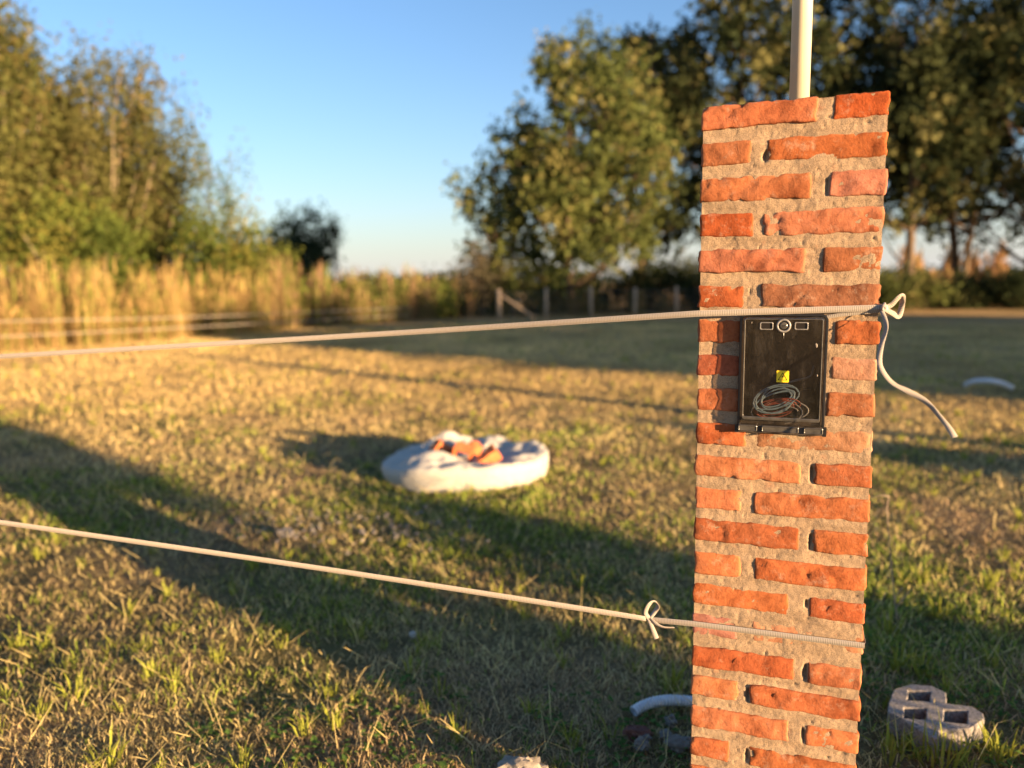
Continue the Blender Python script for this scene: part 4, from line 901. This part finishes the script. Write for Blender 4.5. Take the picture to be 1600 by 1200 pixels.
# right grove
tree('round_tree', 'sunlit broad olive tree standing left in front of the dark grove', 'tree', tx(893, 34), 34, 12.2, 4.4, 0.9, 440, 42, 0.24, MID, 21, 'bark', 0.22, 'bell', 0.1, None, 0.42, 2, None, 0.6, -0.08, 1.0, 0.95)
RGT = [(0.024, 0.034, 0.016), (0.050, 0.060, 0.025), (0.155, 0.150, 0.060)]  # third tone puts sunlit clumps into the leaf colour
tree('low_tree', 'smaller loose crowned tree at the left foot of the sunlit broad tree', 'tree', tx(785, 35), 35, 8.0, 2.5, 0.9, 130, 36, 0.24, MID, 23, 'bark', 0.14, 'round', 0.1, None, 0.40, 2, None, 0.6, -0.2, 1.0, 1.0)
RG = 'dark trees behind the pillar'
for i, (px, D, H_, R_, lab) in enumerate([(1000, 40, 16.0, 4.9, 'tall dark tree whose crown rises between the sunlit tree and the pillar'), (1150, 38, 17.5, 4.6, 'tall dark tree directly behind the left side of the pillar'),
                                          (1290, 41, 18.5, 5.0, 'tall dark tree directly behind the pole and pillar top'), (1415, 37, 16.5, 4.2, 'tall dark tree just right of the pillar'),
                                          (1500, 42, 19.0, 5.0, 'tall dark tree further right with sky gaps below its crown'), (1610, 36, 17.0, 4.6, 'tall dark tree cut by the right edge of the view'),
                                          (1760, 38, 17, 5.0, 'tall dark tree beyond the right edge')]):
    tree('tall_tree', lab, 'tree', tx(px, D), D, H_, R_, 2.7 if i not in (0, 1) else 1.3, 340, 37, 0.31, RGT, 30 + i, 'bark', 0.24, 'bell', 0.2, RG, 0.46, 1 if i % 2 else 2, None, 0.6, 0.03, 1.0, 0.92)
tree('grey_shrub', 'bare grey brown bush left of the fence posts', 'bush', tx(745, 33), 33, 2.9, 1.5, 0.0, 70, 26, 0.14, [(0.10, 0.085, 0.06), (0.07, 0.07, 0.035)], 51, 'bark', 0.05, 'bell', 0.6, None, 0.25, 2)
for i, (px, D, H_, R_, c_, lab) in enumerate([(600, 31, 1.6, 1.6, MID, 'low green scrub right of the weeds in the middle distance'), (680, 33, 1.7, 1.9, DRK, 'dark low scrub just left of the first fence post'), (815, 34.5, 2.3, 1.7, MID, 'olive scrub behind the first fence posts'),
                                              (1020, 35, 2.0, 1.9, DRK, 'dark scrub behind the fence beside the pillar'), (900, 35.5, 1.7, 1.7, DRK, 'dark scrub behind the middle fence posts'), (1120, 35, 2.1, 2.0, DRK, 'dark scrub hidden behind the pillar'),
                                              (1420, 34, 1.6, 1.8, MID, 'olive scrub right of the pillar knot'), (1500, 35, 1.2, 1.7, DRK, 'low dark scrub under the tree with sky gaps'), (1590, 34, 1.5, 1.8, DRK, 'low dark scrub at the right edge'), (520, 29, 1.2, 1.3, GRY, 'yellow green scrub at the right end of the reeds'),
                                              (60, 23.6, 1.5, 1.2, GRY, 'yellow green scrub among the reeds at the far left'), (215, 24.2, 1.9, 1.3, GRY, 'larger yellow green scrub rising among the reeds'), (430, 26.8, 2.4, 1.3, GRY, 'yellow green scrub below the dark bush'), (555, 29.5, 1.1, 1.2, MID, 'dull green scrub among the middle distance weeds'), (640, 31.5, 1.1, 1.3, GRY, 'low green scrub beneath the open strip of sky')]):
    tree('scrub_bush', lab, 'bush', tx(px, D), D, H_, R_, 0.0, 90, 30, 0.17, c_, 60 + i, 'bark', 0.04, 'round', 0.2, 'scrub along the fence line', 0.28, 2)
# tall dry reeds on the left, weeds fading into the middle
def reeds(name, label, n, px0, px1, Dfun, hfun, cols, rs, wid=0.016):
    nc = max(8, n // 26); cpx = rs.uniform(px0, px1, nc); cD = Dfun(cpx) + rs.uniform(0, 3.2, nc); cH = rs.uniform(0.30, 1.30, nc); cT = rs.uniform(0.7, 1.2, nc)
    ci = rs.integers(0, nc, n); px = cpx[ci]; D = cD[ci] + rs.normal(0, 0.20, n)
    xs = np.array([tx(p, 1.0) for p in px]) * cD[ci] + rs.normal(0, 0.16, n)
    H_ = hfun(px) * cH[ci] * rs.uniform(0.6, 1.12, n); base = np.stack([xs, D, np.zeros(n)], 1)
    t = rs.random(n)[:, None]; c = (np.array(cols[0]) * (1 - t) + np.array(cols[1]) * t) * (rs.uniform(0.65, 1.25, n) * cT[ci])[:, None]
    g_ = (rs.random(n) < 0.30)[:, None]; c = np.where(g_, np.array(cols[2]), c)
    P = [blades(base, H_, np.full(n, wid), rs.uniform(0, 6.28, n), rs.uniform(0.01, 0.15, n), rs.uniform(0, 3.14, n), c, c)]
    m = n; b2 = base + np.stack([np.zeros(n), np.zeros(n), H_ * rs.uniform(0.2, 0.8, n)], 1)
    P.append(blades(b2, H_ * 0.28, np.full(n, wid * 1.2), rs.uniform(0, 6.28, n), rs.uniform(0.3, 1.1, n), rs.uniform(0, 3.14, n), c, c))
    b3 = base + np.stack([np.zeros(n), np.zeros(n), H_ * 0.80], 1)
    P.append(blades(b3, H_ * 0.22, np.full(n, wid * 1.5), rs.uniform(0, 6.28, n), rs.uniform(0.03, 0.3, n), rs.uniform(0, 3.14, n), c * 1.1, c * 1.1))
    V, F, cc = merge(P); o = mesh_np(name, V, F, M['reed'], None, cc); return tag(o, label, 'grass', None, 'stuff')
rs = np.random.default_rng(88)
GOLD = [(0.42, 0.29, 0.115), (0.33, 0.215, 0.095), (0.22, 0.235, 0.055)]
reeds('dry_reeds', 'tall golden dry reeds in a band before the left trees', 5200, -230, 420, lambda p: 17.6 + np.clip(p / 80, -0.8, 5.2), lambda p: np.clip(1.66 - 0.0016 * np.clip(p - 320, 0, 999), 0.9, 3), GOLD, rs)
reeds('dry_weeds', 'mixed golden and pinkish dry weeds in the middle distance', 2500, 360, 745, lambda p: 24 + (p - 400) / 42, lambda p: np.clip(1.95 - 0.0012 * (p - 390), 0.7, 3), [(0.30, 0.205, 0.09), (0.27, 0.165, 0.105), (0.15, 0.185, 0.04)], rs)
reeds('fence_weeds', 'ochre weeds growing along the wire fence', 2600, 700, 1700, lambda p: 31.5 + (p - 700) / 160, lambda p: 0.9 + 0 * p, [(0.24, 0.16, 0.07), (0.16, 0.13, 0.05), (0.11, 0.11, 0.03)], rs, 0.022)
reeds('tan_field', 'tall tan dry grass field lying in the sun beyond the dark trees', 3000, 1400, 1900, lambda p: 62 + 0 * p, lambda p: 3.0 + 0 * p, [(0.42, 0.27, 0.12), (0.38, 0.22, 0.11), (0.30, 0.22, 0.10)], rs, 0.10)
# far tree line on the horizon
rs = np.random.default_rng(99); cx = rs.uniform(-190, 260, 900); hz = 4.5 + 2.0 * n2(cx, cx * 0, 0.02, 5, 3); cent = np.stack([cx, rs.uniform(225, 245, 900), hz * rs.random(900)], 1)
V, F, cc = leaf_cloud(cent, 14, np.array([2.2, 2.2, 0.9]), 1.5, rs, np.array([0.06, 0.07, 0.04])); tag(mesh_np('distant_treeline', V, F, M['leaf'], None, cc), 'low hazy line of trees along the horizon', 'trees', None, 'stuff')
# wire fence
fp = [(645, 496), (712, 499), (780, 500), (845, 501), (912, 498), (984, 496), (1057, 493)]
F0 = G(780, 500); F1 = G(1057, 492); stepv = (F1 - F0) / 4
fence = empty('wire_fence', (F0.x, F0.y, 0)); tag(fence, 'low wire fence with wooden posts in front of the right grove', 'fence')
tops = []
rf = random.Random(3)
for i in range(0, 15):
    p = stepv * i; hh = 1.18 + rf.uniform(-.05, .06); lean = rf.uniform(-.03, .03)
    q = MB(); r_ = 0.085 if i in (0,) else 0.068
    q.tube([(0, 0, -0.1), (lean * .5, 0, hh * .5), (lean, 0, hh), (lean, 0, hh + .01)], [r_, r_ * .97, r_ * .93, r_ * .6], 9); o = q.build('post', M['wood'], fence, True); o.location = (p.x, p.y, 0)
q = MB(); q.tube([(0.1, 0, 0.95), (1.35, 0.05, 0.05)], 0.045, 7); q.build('brace', M['wood'], fence, True)
for h_ in (0.25, 0.5, 0.75, 1.0):
    q = MB(); q.tube([tuple(stepv * i + Vector((0, -0.075, h_ + (0 if i % 2 == 0 else -0.0)))) for i in range(15)], 0.006, 5); q.build('wire', M['wire'], fence)
# unseen growth and a pole, added right of the view to shade the lawn
def at_us(u, s): return SP * u + SH * s
SG = 'unseen growth added for its shade'
for i, (u, s, H_, R_, kk, lab) in enumerate([(12.6, -13, 4.6, 2.1, 22, 'unseen dense shrub nearest the lawn in the row added for shade'), (16.5, -12, 4.8, 2.3, 22, 'second unseen dense shrub of the row added for shade'), (20.5, -13, 4.7, 2.4, 22, 'third unseen dense shrub of the row added for shade'),
                                             (24.8, -12, 4.9, 2.5, 22, 'fourth unseen dense shrub of the row added for shade'), (29.5, -13, 5.0, 2.7, 22, 'farthest unseen dense shrub of the row added for shade')]):
    p = at_us(u, s); tree('shade_shrub', lab, 'shrub', p[0], p[1], H_, R_, 0.0, 300, kk, 0.28, DRK, 120 + i, 'bark', 0.10, 'round', 0.1, SG, 0.42, 2)
for i, (u, s, H_, R_, n_, lab) in enumerate([(2.28, -1.5, 0.44, 0.20, 60, 'unseen ankle high bush added right of the view for shade'), (3.2, -3.4, 0.85, 0.47, 120, 'unseen knee high bush added right of the view for shade'), (2.32, -4.4, 1.95, 0.30, 70, 'unseen slim upright bush added right of the view for shade'), (6.6, -4.2, 1.0, 0.55, 110, 'unseen waist high bush added further right of the view for shade')]):
    p = at_us(u, s); tree('shade_bush', lab, 'bush', p[0], p[1], H_, R_, 1.1 if i == 2 else 0.0, n_, 30, 0.07, DRK, 140 + i, 'bark', 0.02, 'bell', 0.2, SG, 0.10, 2)  # unseen bushes, added and sized for the shade on hose and near lawn
p = at_us(7.7, -4.0); q = MB(); q.tube([(0, 0, -0.1), (0, 0, 1.6), (0.02, 0, 2.3)], [0.13, 0.125, 0.12], 10); o = q.build('shade_pole', M['wood'], None, True); o.location = (p[0], p[1], 0); tag(o, 'unseen wooden pole added right of the view for its stripe of shade', 'pole')  # unseen, added to throw the thin shadow stripe over the lawn
